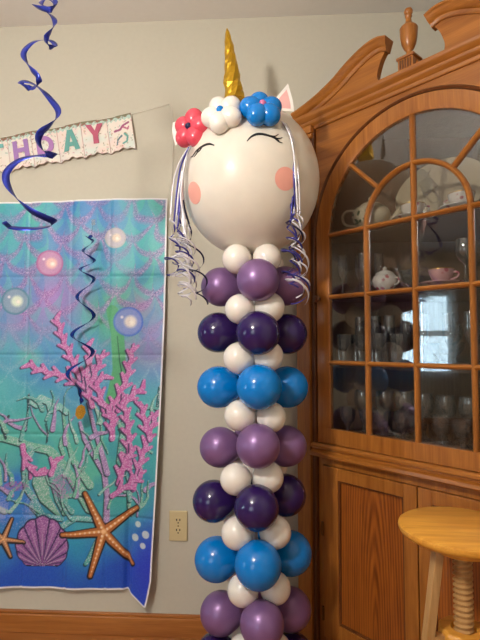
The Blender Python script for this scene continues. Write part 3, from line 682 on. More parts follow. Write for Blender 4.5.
    blend(img, (np.hypot((u - 62) / 12, (v - 488) / 12) < 1) * (g1 > .55) * .6, (206, 120, 196)); blend(img, (np.hypot((u - 16) / 12, (v - 488) / 5) < 1) * (g1 > .5) * .7, (200, 110, 190))
    # bubbles
    for (cu, cv, r, rim, mid) in ((48, 262, 14, (206, 120, 170), (244, 206, 200)), (13, 301, 14.5, (92, 150, 168), (226, 236, 220)), (115, 237, 11, (206, 196, 190), (240, 224, 206)), (128, 323, 15.5, (88, 128, 220), (240, 232, 226)), (-70, 240, 13, (120, 130, 214), (230, 226, 240)), (-120, 330, 15, (206, 120, 170), (244, 206, 200))):
        d = np.hypot(u - cu, v - cv) / r
        blend(img, np.clip((1 - d) * 12, 0, .85), rim); blend(img, np.clip((.93 - d) * 3, 0, .45), (220, 206, 226)); blend(img, np.clip((.5 - np.hypot(u - cu - .12 * r, v - cv) / r) * 5, 0, 1), mid)
        blend(img, np.clip((.24 - np.hypot(u - cu - .2 * r, v - cv - .05 * r) / r) * 5, 0, .9), (255, 250, 240)); blend(img, np.clip((.14 - np.hypot(u - cu + .42 * r, v - cv + .3 * r) / r) * 9, 0, .9), (255, 245, 245))
    # scallop shell
    pu, pv = 42, 566; a = np.arctan2(u - pu, pv - v); r = np.hypot(u - pu, v - pv); R = (47 - 18 * np.abs(a / 1.05) ** 1.5) * (1 + .035 * np.abs(np.cos(a * 10.4)))
    sh = np.clip((R - r) / 1.0, 0, 1) * (np.abs(a) < 1.5)
    blend(img, np.clip((R + 1.5 - r) / 1.0, 0, 1) * (np.abs(a) < 1.6), (40, 44, 84))
    blend(img, sh, (168, 110, 174)); rib = np.abs((a * 10.4 / PI) % 1 - .5)
    blend(img, sh * np.clip((.5 - rib) * 1.2 - .2, 0, 1) * np.clip(1.25 - r / 40, .2, .9) * 1.4, (58, 84, 120)); blend(img, sh * (rib > .42) * np.clip(1.1 - r / 38, 0, .8), (206, 214, 214)); blend(img, sh * (g1 > .68) * np.clip(r / 36 - .2, 0, .8), (222, 184, 222)); blend(img, sh * (rib < .07) * .85, (74, 50, 104))
    # starfish
    def star(c, tips, w, col):
        for t in tips: stroke(img, u, v, [c, t], w + 1.2, w * .42 + 1.2, (40, 32, 34), off=(-.3, .5))
        for t in tips: stroke(img, u, v, [c, t], w, w * .42, col)
        for t in tips:
            n = int(math.hypot(t[0] - c[0], t[1] - c[1]) / (w * .95))
            stroke(img, u, v, [(c[0] + .5 * w * .4, c[1] - .4), t], w * .34, w * .1, (232, 178, 120))
            for k in range(1, n):
                f = k / n; q = (c[0] + (t[0] - c[0]) * f, c[1] + (t[1] - c[1]) * f)
                blend(img, np.clip((w * .34 * (1 - .45 * f) - np.hypot(u - q[0], v - q[1])) * 1.6, 0, 1), (248, 224, 196))
        blend(img, np.clip(w * .55 - np.hypot(u - c[0], v - c[1]), 0, 1), (250, 214, 170))
    star((103, 531), [(85, 494), (136, 507), (131, 561), (90, 574), (62, 535)], 4.6, (196, 128, 76))
    star((4, 540), [(12, 520), (11, 557), (24, 543), (-12, 551), (-8, 527)], 2.4, (196, 150, 120))
    for (cu, cv, r) in ((137, 523, 3.4), (145, 532, 4.2), (134, 536, 4), (142, 543, 3.4)): blend(img, np.clip((r - np.hypot(u - cu, v - cv)), 0, .85), (226, 232, 226))
    blend(img, np.clip((g1 - .9) * 3, 0, .15), (235, 235, 245)); blend(img, np.clip((.08 - g1) * 4, 0, .12), (40, 60, 90))
    img[:] = 255 * (img / 255) ** (1.27 + .26 * (g1[..., None] - .5)); lum = img.mean(-1, keepdims=True); img[:] = lum + (img - lum) * 0.97
    # white hem
    e = np.minimum(np.minimum(edge_u - u, v - v_top), v_bot - v)
    blend(img, np.clip((2.0 - e) * 1.2, 0, 1), (244, 240, 240))
    return img
def backdrop():
    nx, nz = 500, 600
    zs = np.linspace(0, 1, nz + 1); ss = np.linspace(0, 1, nx + 1)
    S_, Z_ = np.meshgrid(ss, zs)                                   # S_: 0 left .. 1 right edge; Z_: 0 top .. 1 bottom
    ztop = 1.738 + 0.004 * np.sin(S_ * 9)
    xl = -1.80
    zn = 1.745 - Z_ * 1.57
    xr = np.interp(-zn, [-1.745, -1.3, -.918, -.6, -.4, -.27, -.20, -.13], [-.406, -.409, -.420, -.434, -.444, -.450, -.464, -.486])
    X = xl + (xr - xl) * S_
    zbot = np.interp(X, [-1.8, -1.2, -.58, -.552, -.48], [.172, .174, .181, .177, .130])
    Zw = ztop + (zbot - ztop) * Z_
    near_r = np.clip((X - (xr - .14)) / .14, 0, 1)
    Y = -.014 - .012 * Z_ - .030 * near_r ** 1.5 * np.clip(Z_ * 1.6, 0, 1) * (1 - .2 * Z_)
    Y += -.005 * np.sin(X * 17 + 1.5 * Z_) * np.clip(Z_ * 1.5, 0.15, 1) - .003 * np.sin(X * 41 + 2)
    fold = np.exp(-((X + .552 - .02 * (1 - Z_)) / .012) ** 2) * np.clip((Z_ - .6) * 2.5, 0, 1); Y += .018 * fold
    for cx in (-.98, -.80, -.64): Y += .0035 * np.exp(-((X - cx) / .006) ** 2)
    for cz in (1.42, 1.10, .78, .46): Y += .003 * np.exp(-((Zw - cz) / .006) ** 2)
    Y = np.minimum(Y, -.006)
    uu = 259.41 + 244.02 * X + 4.25 * Zw; vv = 632.81 + 1.15 * X - 250.49 * Zw
    img = sea_print(uu, vv, 259.41 + 244.02 * xr + 4.25 * Zw, 632.81 + 1.15 * X - 250.49 * ztop, 632.81 + 1.15 * X - 250.49 * zbot)
    n = (nx + 1) * (nz + 1)
    co = np.stack([X, Y, Zw], -1).reshape(-1, 3)
    idx = np.arange(n).reshape(nz + 1, nx + 1)
    q = np.stack([idx[1:, :-1], idx[1:, 1:], idx[:-1, 1:], idx[:-1, :-1]], -1).reshape(-1, 4)
    me = bpy.data.meshes.new('sea_backdrop'); me.vertices.add(n); me.vertices.foreach_set('co', co.ravel().astype(np.float32))
    me.loops.add(q.size); me.loops.foreach_set('vertex_index', q.ravel().astype(np.int32))
    me.polygons.add(len(q)); me.polygons.foreach_set('loop_start', np.arange(0, q.size, 4, dtype=np.int32)); me.polygons.foreach_set('loop_total', np.full(len(q), 4, np.int32))
    me.update(calc_edges=True)
    ca = me.color_attributes.new('print', 'FLOAT_COLOR', 'POINT')
    rgba = np.ones((n, 4), np.float32); rgba[:, :3] = Sn(img.reshape(-1, 3)); ca.data.foreach_set('color', rgba.ravel())
    o = link('sea_backdrop', me, attr_mat('printed_cloth', .42, .35, sheen=.05), smooth=True, label='turquoise printed cloth backdrop with corals, shell, starfish and fish scales', cat='backdrop')
    return o
backdrop()

# ------------------------------------------------------------------ birthday banner
BA = math.atan2(2.108 - 2.019, -.565 + 1.126)
P0 = at(131, 113.5, -.012)
ban = empty('birthday_banner', P0, 0, 'pennant banner with letters T H D A Y strung on the wall', 'banner')
ban.rotation_euler = (0, -BA, 0)
CW, CH = 0.1075, 0.152
M['card'] = attr_mat('banner_card', .55, .3)
LETC = {'T': S(120, 186, 180), 'H': S(168, 128, 190), 'D': S(176, 124, 186), 'A': S(104, 168, 160), 'Y': S(186, 84, 112)}
letters = ['~', 'Y', 'A', 'D', 'H', 'T']
def letter_mesh(ch):
    B = {'T': [[(.0, .80), (.0, 1), (1, 1), (1, .80), (.63, .80), (.63, .0), (.37, 0), (.37, .80)]],
         'H': [[(0, 0), (0.02, 1), (.30, 1), (.29, .60), (.71, .60), (.70, 1), (.98, 1), (1, 0), (.70, 0), (.70, .38), (.30, .38), (.30, 0)]],
         'Y': [[(0, 1), (.32, 1), (.5, .66), (.68, 1), (1, 1), (.64, .44), (.66, 0), (.34, 0), (.36, .44)]]}
    def quads(pairs):
        mb = MB(); rings = [[(a[0], -.0012, a[1]), (b[0], -.0012, b[1]), (b[0], .0002, b[1]), (a[0], .0002, a[1])] for a, b in pairs]
        return mb.sweep(rings)
    if ch in B: mb = MB().prism(B[ch][0], -.0012, .0002)
    elif ch == 'A':
        mb = MB().prism([(0, 0), (.34, 1), (.66, 1), (1, 0), (.70, 0), (.5, .74), (.30, 0)], -.0012, .0002)
        b2 = MB().prism([(.30, .20), (.36, .40), (.64, .40), (.70, .20)], -.0012, .0002); k = len(mb.v); mb.v += b2.v; mb.f += [tuple(i + k for i in f) for f in b2.f]
    else:
        out = [(0, 0), (0, 0.0)] + [(.42 + .56 * math.sin(PI * i / 10), .5 - .5 * math.cos(PI * i / 10)) for i in range(11)] + [(0, 1), (0, .99), (0, 0)]
        inn = [(.28, .22), (.28, .22)] + [(.44 + .26 * math.sin(PI * i / 10), .5 - .28 * math.cos(PI * i / 10)) for i in range(11)] + [(.28, .78), (.28, .78), (.28, .22)]
        mb = quads(list(zip(out, inn)))
    return mb
def card_mesh(seed, ch, lean):
    nx, nz = 40, 56; r = np.random.default_rng(seed)
    s, t = np.meshgrid(np.linspace(0, 1, nx + 1), np.linspace(0, 1, nz + 1))
    bot = -CH + .011 * np.clip(1 - np.abs(2 * s - 1) ** .8, 0, 1) - .003 * np.cos(s * 6 * PI)
    X = s * CW; Z = bot * t; Y = lean * .010 * (s - .5) - .004 * t * np.sin(s * PI)
    img = np.zeros(s.shape + (3,)); img[:] = (236, 226, 214)
    blend(img, (vnoise(X * 1000, Z * 1000 + seed * 37, 40, seed) - .45) * 1.3, (206, 226, 218)); blend(img, (vnoise(X * 1000 + 91, Z * 1000, 34, seed + 5) - .5) * 1.3, (240, 206, 200))
    for k in range(60):
        cx, cz = r.random() * CW, -r.random() * CH; a = r.random() * PI; l = .0016 + .002 * r.random()
        d, _ = seg(X, Z, (cx - l * math.cos(a), cz - l * math.sin(a)), (cx + l * math.cos(a), cz + l * math.sin(a)))
        blend(img, np.clip((.0016 - d) / .0008, 0, .8), [(120, 104, 60), (196, 120, 140), (104, 150, 130), (180, 150, 90)][k % 4])
    hang = .016 + .008 * np.sin(X * 160 + seed) ** 2
    blend(img, np.clip((-Z < hang) * .8, 0, .8), (176, 208, 196)); blend(img, (-Z < .009 + .004 * np.sin(X * 210 + seed * 2)) * .85, (124, 116, 84)); blend(img, (-Z < .018) * (vnoise(X * 1000, Z * 1000, 5, seed + 9) > .66) * .8, (150, 96, 84))
    e = np.minimum(np.minimum(X, CW - X), Z - bot); blend(img, np.clip((.0022 - e) * 700, 0, .8), (196, 150, 150))
    if ch == '~':
        g = lambda *p: [(q[0] * CW, -q[1] * CH) for q in p]
        stroke(img, X * 1000, Z * 1000, [(x * 1000, z * 1000) for x, z in g((.28, .42), (.50, .40), (.62, .30), (.86, .24))], 5, 4, (160, 84, 120)); stroke(img, X * 1000, Z * 1000, [(x * 1000, z * 1000) for x, z in g((.62, .34), (.80, .42), (.84, .36))], 4, 3, (186, 96, 130)); stroke(img, X * 1000, Z * 1000, [(x * 1000, z * 1000) for x, z in g((.66, .54), (.76, .62), (.70, .76), (.54, .80))], 5, 3, (96, 160, 150)); stroke(img, X * 1000, Z * 1000, [(x * 1000, z * 1000) for x, z in g((.52, .58), (.36, .66), (.30, .80))], 4, 3, (96, 120, 130))
    n = (nx + 1) * (nz + 1); idx = np.arange(n).reshape(nz + 1, nx + 1)
    fr = np.stack([X, Y - .0004, Z], -1).reshape(-1, 3)
    q = np.stack([idx[1:, :-1], idx[1:, 1:], idx[:-1, 1:], idx[:-1, :-1]], -1).reshape(-1, 4)
    me = bpy.data.meshes.new('card'); me.from_pydata(fr.tolist(), [], q.tolist()); me.update()
    ca = me.color_attributes.new('print', 'FLOAT_COLOR', 'POINT'); rgba = np.ones((n, 4), np.float32); rgba[:, :3] = Sn(img.reshape(-1, 3)); ca.data.foreach_set('color', rgba.ravel())
    return me
for i, ch in enumerate(letters):
    lean = 1 if i % 2 else -1
    c = link('pennant', card_mesh(11 + i, ch, lean), M['card'], ban, smooth=True, loc=(-CW * (i + 1), 0, 0), label='card pennant with sea motif' if ch == '~' else 'card pennant with letter ' + ch)
    so = c.modifiers.new('thickness', 'SOLIDIFY'); so.thickness = .0008; so.offset = 1
    if ch != '~':
        mb = letter_mesh(ch); wl, hl = .072, .082
        if ch == 'A': hl = .088
        lx = .012 if i % 2 else .014; zt = -.052 - (.060 if ch != 'Y' else .050)
        mb.v = [(lx + x * wl + .008, lean * .010 * ((lx + x * wl) / CW - .5) - .0062 + y, zt + z * hl) for x, y, z in mb.v]
        link('letter', mb.me(), plain('letter_ink_' + ch.lower(), LETC[ch], .5, var=.05), c)
M['string'] = plain('white_string', S(226, 220, 208), .6)
end = at(169, 104.5, -.006) - P0; ca_, sa_ = math.cos(BA), math.sin(BA)
ex, ez = end.x * ca_ + end.z * sa_, -end.x * sa_ + end.z * ca_
link('string', MB().tube(catmull([(-CW * 6 - .5, .002, .012), (-CW * 6, .001, .001), (-CW * 3, .001, -.001), (0, .001, 0), (ex * .5, .002, ez * .5 - .001), (ex, .004, ez)], 6), .0011, 6).me(), M['string'], ban, smooth=True)
hang_ = catmull([at(169, 104.5, -.005), at(172, 112, -.006), at(173, 150, -.008), at(171, 190, -.012), at(172, 226, -.02), at(169, 262, -.03)], 8)
link('string_tail', MB().tube([(Matrix.Rotation(BA, 3, 'Y') @ (Vector(p) - P0)) for p in hang_], .0012, 6).me(), M['string'], ban, smooth=True)

# ------------------------------------------------------------------ hanging foil swirls
def foil(name, c, rough=.25, metal=.6):
    return plain(name, c, rough, metal, var=.15, scale=90)
M['foil_blue'] = foil('blue_foil', S(40, 52, 150), .28, .55); M['foil_navy'] = foil('royal_foil', S(24, 62, 150), .25, .55)
M['glitter_gold'] = plain('gold_glitter', S(176, 130, 40), .4, .7, var=.5, scale=500, bump=.6)
def radial_w(path, win=24, tilt=.42):
    P = np.array([tuple(p) for p in path]); n = len(P); out = []
    for i in range(n):
        a, b = max(0, i - win), min(n, i + win + 1); c = P[a:b].mean(0); d = P[i] - c; d[2] = 0
        l = np.linalg.norm(d); d = d / l if l > 1e-5 else np.array([1, 0, 0]); out.append((d[0], d[1], tilt))
    return out
S1Y = -.78
s1 = [(46, -22, 0), (52, -6, .02), (56, 4, 0), (48, 9, -.03), (41, 4, 0), (46, -1, .03), (55, 3, .01), (52, 10, -.03), (40, 8, -.02), (34, 6, .0), (42, 9, .03), (52, 16, .02), (55, 23, 0), (52, 30, -.03), (47, 36, -.04), (46, 42, -.02), (50, 47, .0), (55, 47, .02), (53, 42, .04), (46, 40, .04), (34, 42, .03), (25, 50, .01), (24, 58, -.01), (30, 68, -.03), (37, 75, -.04), (39, 82, -.03), (36, 87, -.01), (28, 88, .01), (21, 84, .03), (24, 81.5, .04), (33, 84, .04), (42, 90, .03), (51, 100, .02), (58, 110, 0), (57, 118, -.02), (49, 126, -.04), (41, 132, -.05), (38, 140, -.03), (41, 148, .0), (48, 154, .02), (55, 156, .04), (50, 155.5, .05), (34, 156, .05), (18, 161, .04), (7, 172, .01), (7, 184, -.01), (16, 198, -.03), (30, 210, -.04), (44, 217, -.03), (54, 222, 0), (50, 226, .03), (36, 228.5, .05), (18, 228.5, .04), (5, 226, .01), (9, 223.5, -.01)]
path = catmull([tuple(at(x, y, S1Y + d * .8)) for x, y, d in s1], 7)
wd = [.0105 + .0075 * min(1, i / 300) for i in range(len(path))]
sw = empty('hanging_swirl', at(48, -60, S1Y), 0, 'large loose blue foil swirl hanging from the ceiling before the banner', 'swirl decoration')
sw.location.z = ZC
def rel(o, pts): return [Vector(p) - Vector(o.location) for p in pts]
link('spiral', ribbon_mesh(rel(sw, path), radial_w(path, 22, .75), wd), M['foil_blue'], sw, smooth=True)
link('thread', MB().tube(rel(sw, [Vector((path[0][0], path[0][1], ZC - .001)), path[0]]), .0005, 5).me(), M['string'], sw)
link('tack', MB().lathe([(0, -.006), (.005, -.006), (.005, 0), (0, 0)], 10, Matrix.Translation((path[0][0] - sw.location.x, path[0][1] - sw.location.y, 0))).me(), M['white'], sw)
# small swirl in front of the backdrop
S2Y = -.095
ext = [(86, 236), (93, 241), (83, 251), (94.5, 261), (80, 269.5), (94, 279), (77, 297), (94, 316), (72, 335), (93, 352), (67.5, 374), (80, 392), (82, 403)]
pp = []
for i in range(len(ext) - 1):
    (xa, ya), (xb, yb) = ext[i], ext[i + 1]
    for k in range(10):
        f = k / 10; x = (xa + xb) / 2 + (xa - xb) / 2 * math.cos(PI * f); y = ya + (yb - ya) * f
        dep = (1 if i % 2 else -1) * .034 * math.sin(PI * f)
        pp.append(at(x, y, S2Y + dep))
pp.append(at(82, 403, S2Y))
sw2 = empty('hanging_swirl', at(93, 222, -.03), 0, 'narrow royal blue foil swirl with a gold glitter pendant before the backdrop', 'swirl decoration')
link('spiral', ribbon_mesh(rel(sw2, pp), radial_w(pp, 14), [.010 + .006 * min(1, i / 90) for i in range(len(pp))]), M['foil_navy'], sw2, smooth=True)
link('top_disc', MB().lathe([(0, -.001), (.009, -.001), (.009, .001), (0, .001)], 16, Matrix.Translation(rel(sw2, [at(90.5, 236.5, S2Y)])[0]) @ Matrix.Rotation(.9, 4, 'X')).me(), M['foil_navy'], sw2)
link('thread', MB().tube(rel(sw2, [at(93, 222, -.035), at(91, 236.5, S2Y)]), .0006, 5).me(), thin_glass('clear_thread'), sw2)
link('clear_tape', MB().box(-.008, .008, .003, .0036, -.012, .012).me(), thin_glass('tape', strength=1.6, haze=.12), sw2)
pc = rel(sw2, [at(80.5, 412, S2Y)])[0]
gp = link('glitter_pendant', MB().prism([(.0185 * math.cos(a) * (1 + .06 * math.cos(7 * a)), .028 * math.sin(a) * (1 + .05 * math.sin(9 * a))) for a in [2 * PI * i / 36 for i in range(36)]], -.0015, .0015).me(), M['glitter_gold'], sw2, loc=pc); gp.rotation_euler = (0, .12, .25)

# ------------------------------------------------------------------ balloon column
def latex(name, c, rough=.16, pearl=0.0, sss=0.0):
    m = plain(name, c, rough, pearl, var=.03, scale=18, coat=.12, sss=sss); return m
M['b_lav'] = latex('pearl_lavender_latex', S(134, 98, 148), .36, .3); M['b_dark'] = latex('dark_purple_latex', S(44, 24, 84), .18)
M['b_blue'] = latex('blue_latex', S(0, 122, 206), .2); M['b_white'] = latex('white_latex', S(238, 230, 220), .25, sss=.25)
M['b_red'] = latex('coral_latex', S(222, 78, 96), .25); M['b_navy'] = latex('navy_latex', S(34, 34, 74), .2); M['b_pinkc'] = latex('pink_latex', S(196, 110, 150), .2)
def balloon_profile(tail, n=22):
    pr = []
    for i in range(n + 1):
        th = PI * i / n; r, z = math.sin(th), math.cos(th)
        if z < -.35: k = (-z - .35) / .65; z = -.35 - k * .65 * (1 + k * (tail - 1)); r = r * (1 - .12 * k) if i < n else .05
        pr.append((max(r, .0), z))
    pr[-1] = (.06, pr[-1][1]); pr.append((.0, pr[-1][1]))
    return pr
BM = {}
def balloon(parent, c, axis_pt, r, mat, name='balloon', label=None, tail=1.35):
    key = (mat, tail)
    if key not in BM: BM[key] = MB().lathe(balloon_profile(tail), 36).me('balloon_' + mat)
    o = link(name, BM[key], M[mat], parent, smooth=True, label=label)
    d = (Vector(c) - Vector(axis_pt)).normalized()
    o.rotation_mode = 'QUATERNION'; o.rotation_quaternion = d.to_track_quat('Z', 'Y'); o.location = c; o.scale = (r, r, r * 1.02)
    return o
AX, AY = -0.040, -0.35
colm = empty('balloon_column', (AX, AY, 0), 0, 'tall column of purple, blue and white balloons standing against the wall', 'balloon column')
M['steel'] = plain('grey_metal', S(120, 120, 122), .4, .8)
link('pole', MB().tube([(0, 0, .012), (0, 0, 1.425)], .009, 12).me(), M['white'], colm, smooth=40)
link('base_plate', MB().lathe([(0, 0), (.13, 0), (.13, .006), (.11, .012), (0, .012)], 32).me(), M['steel'], colm, smooth=40)
LAB = {'b_lav': 'pearly lavender balloon', 'b_dark': 'dark purple balloon', 'b_blue': 'bright blue balloon', 'b_white': 'small white balloon'}
layers = [('b_lav', (221, 287), (258, 280), (285, 286)), ('b_dark', (218, 332.5), (258, 333), (286.5, 334)), ('b_blue', (218.5, 387), (259, 387), (287, 387)), ('b_lav', (220, 447), (258, 446), (286, 446)),
          ('b_dark', (213.5, 501), (256.5, 507.5), (285, 495)), ('b_blue', (216.5, 559), (258, 565), (290, 553)), ('b_lav', (221, 613), (262, 624), (290, 609)), ('b_dark', (217, 655), (262, 676), (292, 655))]
rad = {'b_lav': .0665, 'b_dark': .0675, 'b_blue': .0700}
for mat, L_, F_, R_ in layers:
    pl_, pf, pr_ = at(*L_, AY + .015), at(*F_, AY - .112), at(*R_, AY + .035)
    zc = (pl_.z + pf.z + pr_.z) / 3; ax = Vector((AX, AY, zc)); pb = Vector((2 * AX - pf.x, 2 * AY - pf.y, zc))
    for p_ in (pl_, pf, pr_, pb):
        balloon(colm, p_ - Vector((AX, AY, 0)), ax - Vector((AX, AY, 0)), rad[mat] * random.uniform(.985, 1.015), mat, label=LAB[mat])
whites = [((237, 259), (267, 258)), ((240, 309), (269, 307.5)), ((239, 358), (267.5, 356)), ((240, 415.5), (271, 417)), ((236, 479), (268, 477)), ((237.5, 533), (275, 532)), ((243, 590), (275, 588)), ((243, 652), (276, 650))]
for i, (a, b) in enumerate(whites):
    pa, pb = at(*a, AY - .075), at(*b, AY - .060); zc = (pa.z + pb.z) / 2
    back = [Vector((2 * AX - p_.x, 2 * AY - p_.y, zc)) for p_ in (pa, pb)]
    for p_ in [pa, pb] + back:
        balloon(colm, p_ - Vector((AX, AY, 0)), Vector((0, 0, zc)), (.0455 if i == 0 else .0485) * random.uniform(.97, 1.03), 'b_white', label=LAB['b_white'], tail=1.2)

# ------------------------------------------------------------------ unicorn head
HC = at(250.5, 182.5, AY); HR = Vector((.2285, .225, .248))
uni = empty('unicorn_head', (HC.x, HC.y, HC.z - HR.z), 0, 'white unicorn head balloon with gold horn and sleepy eyelashes atop the column', 'balloon')
off = Vector(uni.location)
prof = [(math.sin(PI * i / 40), -math.cos(PI * i / 40)) for i in range(41)]
hb = MB().lathe(prof, 64, Matrix.Translation(HC - off) @ Matrix.Diagonal((HR.x, HR.y, HR.z, 1)))
M['head'] = latex('white_head_latex', S(226, 217, 203), .3, sss=.2)
M['head'].node_tree.nodes['Principled BSDF'].inputs['Specular IOR Level'].default_value = .25
link('head_balloon', hb.me(), M['head'], uni, smooth=True)
link('neck_knot', MB().lathe([(0, -.02), (.018, -.02), (.010, -.006), (.016, .012), (.03, .03)], 16, Matrix.Translation((0, 0, -.006)), cap1=False).me(), M['head'], uni, smooth=True)
VD = (CAMP - HC).normalized(); VR = RT; VU = VD.cross(VR) * 1.0
def on_head(x, y, lift=0.0):
    """photo position on the head -> surface point and normal (relative to the head's Empty)"""
    sx, sz = (x - 250.5) / 70.0, (182.5 - y) / 75.5; k = math.hypot(sx, sz)
    if k > .97: sx, sz = sx * .97 / k, sz * .97 / k
    d = VR * sx + VU * sz + VD * math.sqrt(max(0, 1 - sx * sx - sz * sz))
    s = 1 / math.sqrt((d.x / HR.x) ** 2 + (d.y / HR.y) ** 2 + (d.z / HR.z) ** 2)
    p = d * s; n = Vector((p.x / HR.x ** 2, p.y / HR.y ** 2, p.z / HR.z ** 2)).normalized()
    return HC - off + p + n * lift, n
def decal(name, pts_px, widths, mat, label=None):
    P = catmull([(x, y, 0) for x, y in pts_px], 6); n = len(P); rings = []
    W = np.interp(np.linspace(0, 1, n), np.linspace(0, 1, len(widths)), widths)
    H = [on_head(p[0], p[1]) for p in P]
    for i in range(n):
        t = (H[min(i + 1, n - 1)][0] - H[max(i - 1, 0)][0]).normalized(); nr = H[i][1]; b = nr.cross(t).normalized(); c = H[i][0]
        rings.append([c + b * W[i] / 2 + nr * .0003, c + b * W[i] / 2 + nr * .0013, c - b * W[i] / 2 + nr * .0013, c - b * W[i] / 2 + nr * .0003])
    return MB().sweep(rings).me()
# sleepy eyes: a lid line with three lashes each
eyes = [([(194.5, 157.5), (199, 151.5), (206, 147), (212, 145.5), (217, 147)], [[(198.5, 152), (196, 155.5), (193, 157.5)], [(201.5, 149.8), (199.5, 154), (196.5, 157.5)], [(204.5, 148.3), (203, 151), (201, 153)]]),
        ([(247, 144), (251.5, 139.5), (258, 137.3), (267, 139), (276, 143.5)], [[(267, 139), (272, 139.5), (275.5, 137.5)], [(270, 140.3), (275, 141.5), (279, 140.5)], [(273, 142), (276, 144.5), (279, 145.5)]])]
for lid, lashes in eyes:
    e = link('eyelid', decal('eyelid', lid, [.002, .006, .0078, .0065, .003], M['black']), M['black'], uni)
    for l in lashes: link('eyelash', decal('eyelash', l, [.0055, .0042, .0014], M['black']), M['black'], e)
M['blush'] = plain('blush_paper', S(238, 168, 152), .6, var=.02)
for (cx, cy) in ((196.5, 193), (282, 179)):
    c, n = on_head(cx, cy); t = Vector((0, 0, 1)); t = (t - n * t.dot(n)).normalized(); b = n.cross(t); mb = MB(); rings = []
    for rr in (0.004, .012, .024, .0345):
        ring = []
        for k in range(32):
            a = 2 * PI * k / 32; q = c + (t * math.sin(a) + b * math.cos(a)) * rr; d = q - (HC - off)
            s = 1 / math.sqrt((d.x / HR.x) ** 2 + (d.y / HR.y) ** 2 + (d.z / HR.z) ** 2); ring.append(d * s + (HC - off) + n * .0010)
        rings.append(ring)
    d_ = [q - n * .0016 for q in rings[-1]]; rings.append(d_); mb.sweep(rings, cap=False); mb.f.append(tuple(range(32)))
    link('cheek', mb.me(), M['blush'], uni, smooth=40)
# gold foil horn, crumpled
def gold():
    m, N, L, p = newmat('gold_foil'); p.inputs['Base Color'].default_value = S(236, 190, 62); p.inputs['Metallic'].default_value = 1.0; p.inputs['Roughness'].default_value = .3
    tc = N.new('ShaderNodeTexCoord'); v = N.new('ShaderNodeTexVoronoi'); v.inputs['Scale'].default_value = 26; L.new(tc.outputs['Object'], v.inputs['Vector'])
    b = N.new('ShaderNodeBump'); b.inputs['Strength'].default_value = .6; b.inputs['Distance'].default_value = .006; L.new(v.outputs['Distance'], b.inputs['Height']); L.new(b.outputs[0], p.inputs['Normal']); return m
M['gold'] = gold()
hb0, hb1 = at(235, 101, AY + .01) - off, at(227, 28, AY + .02) - off
ax_ = (hb1 - hb0); hl = ax_.length; ax_.normalize(); rings = []; e1 = ax_.orthogonal().normalized(); e2 = ax_.cross(e1); nr_ = 15; rh = np.random.default_rng(5)
for i in range(nr_ + 1):
    f = i / nr_; ring = []; tw = f * 2.6
    for k in range(11):
        a = 2 * PI * k / 11 + tw
        r = (.0330 * (1 - f) ** .72 + .0028) * (1 + .30 * (rh.random() - .5) * (1 - f * .6) + .05 * math.sin(f * 22 + a))
        if i == nr_: r *= .3
        ring.append(hb0 + ax_ * hl * (f + (rh.random() - .5) * .03 * (0 < i < nr_)) + (e1 * math.cos(a) + e2 * math.sin(a)) * r)
    rings.append(ring)
ho = link('horn', MB().sweep(rings).me(), M['gold'], uni)
# paper ears
M['ear_pink'] = plain('ear_pink_paper', S(232, 176, 172), .7, var=.02); M['ear_white'] = plain('ear_white_paper', S(240, 234, 226), .7, var=.01)
def ear(b0, b1, tip, Y):
    B0, B1, T = at(*b0, Y) - off, at(*b1, Y) - off, at(*tip, Y + .005) - off
    e = None
    for nm, k, yo, th, mt in (('ear', 1.0, 0, .003, 'ear_white'), ('inner_ear', .68, -.0018, .002, 'ear_pink')):
        c0 = (B0 + B1) / 2; pts = []
        for (p, q, s) in ((B0, T, -1), (T, B1, 1)):
            for i in range(8):
                f = i / 8; bulge = math.sin(PI * f) * .006; m_ = p.lerp(q, f); pts.append(m_ + (m_ - c0).normalized() * bulge)
        cen = (B0 + B1 + T) / 3; pts = [cen + (p - cen) * k for p in pts] if k < 1 else pts
        ny = Vector((0, -1, 0)); rings = [[p + Vector((0, yo, 0)) for p in pts], [p + Vector((0, yo - th, 0)) for p in pts]]
        o = link(nm, MB().sweep(rings).me(), M[mt], uni if e is None else e); e = e or o
ear((269, 110), (294, 116), (288, 84), AY - .03); ear((176, 146), (200, 122), (173, 123), AY - .075)
# balloon flowers
def flower(x, y, petal_mat, mid_mat, spin, label, pr=.033, rr=.036, outdir=.5):
    c, n = on_head(x, y, .018); n = (n * (1 - outdir) + VD * outdir).normalized()
    t = n.orthogonal().normalized(); t = (Vector((0, 0, 1)) - n * n.z).normalized(); b = n.cross(t)
    fe = link('balloon_flower', MB().lathe([(.011 * math.sin(PI * i / 12), -.011 * math.cos(PI * i / 12)) for i in range(13)], 18, Matrix.Translation(c + n * .024)).me(), M[mid_mat], uni, smooth=True, label=label)
    for k in range(5):
        a = spin + 2 * PI * k / 5; d = t * math.sin(a) + b * math.cos(a); q = c + d * rr + n * .004
        o = balloon(fe, q, c, pr * .86, petal_mat, 'petal', tail=1.1); o.scale = (pr * .86, pr * .86, pr * .98)
flower(199, 133.5, 'b_red', 'b_navy', .5, 'coral red balloon flower with navy centre', .036, .030)
flower(227, 124, 'b_white', 'b_blue', 1.1, 'white balloon flower with blue centre', .036, .031, .2)
flower(259, 121, 'b_blue', 'b_pinkc', .2, 'blue balloon flower with pink centre', .037, .030, .0)
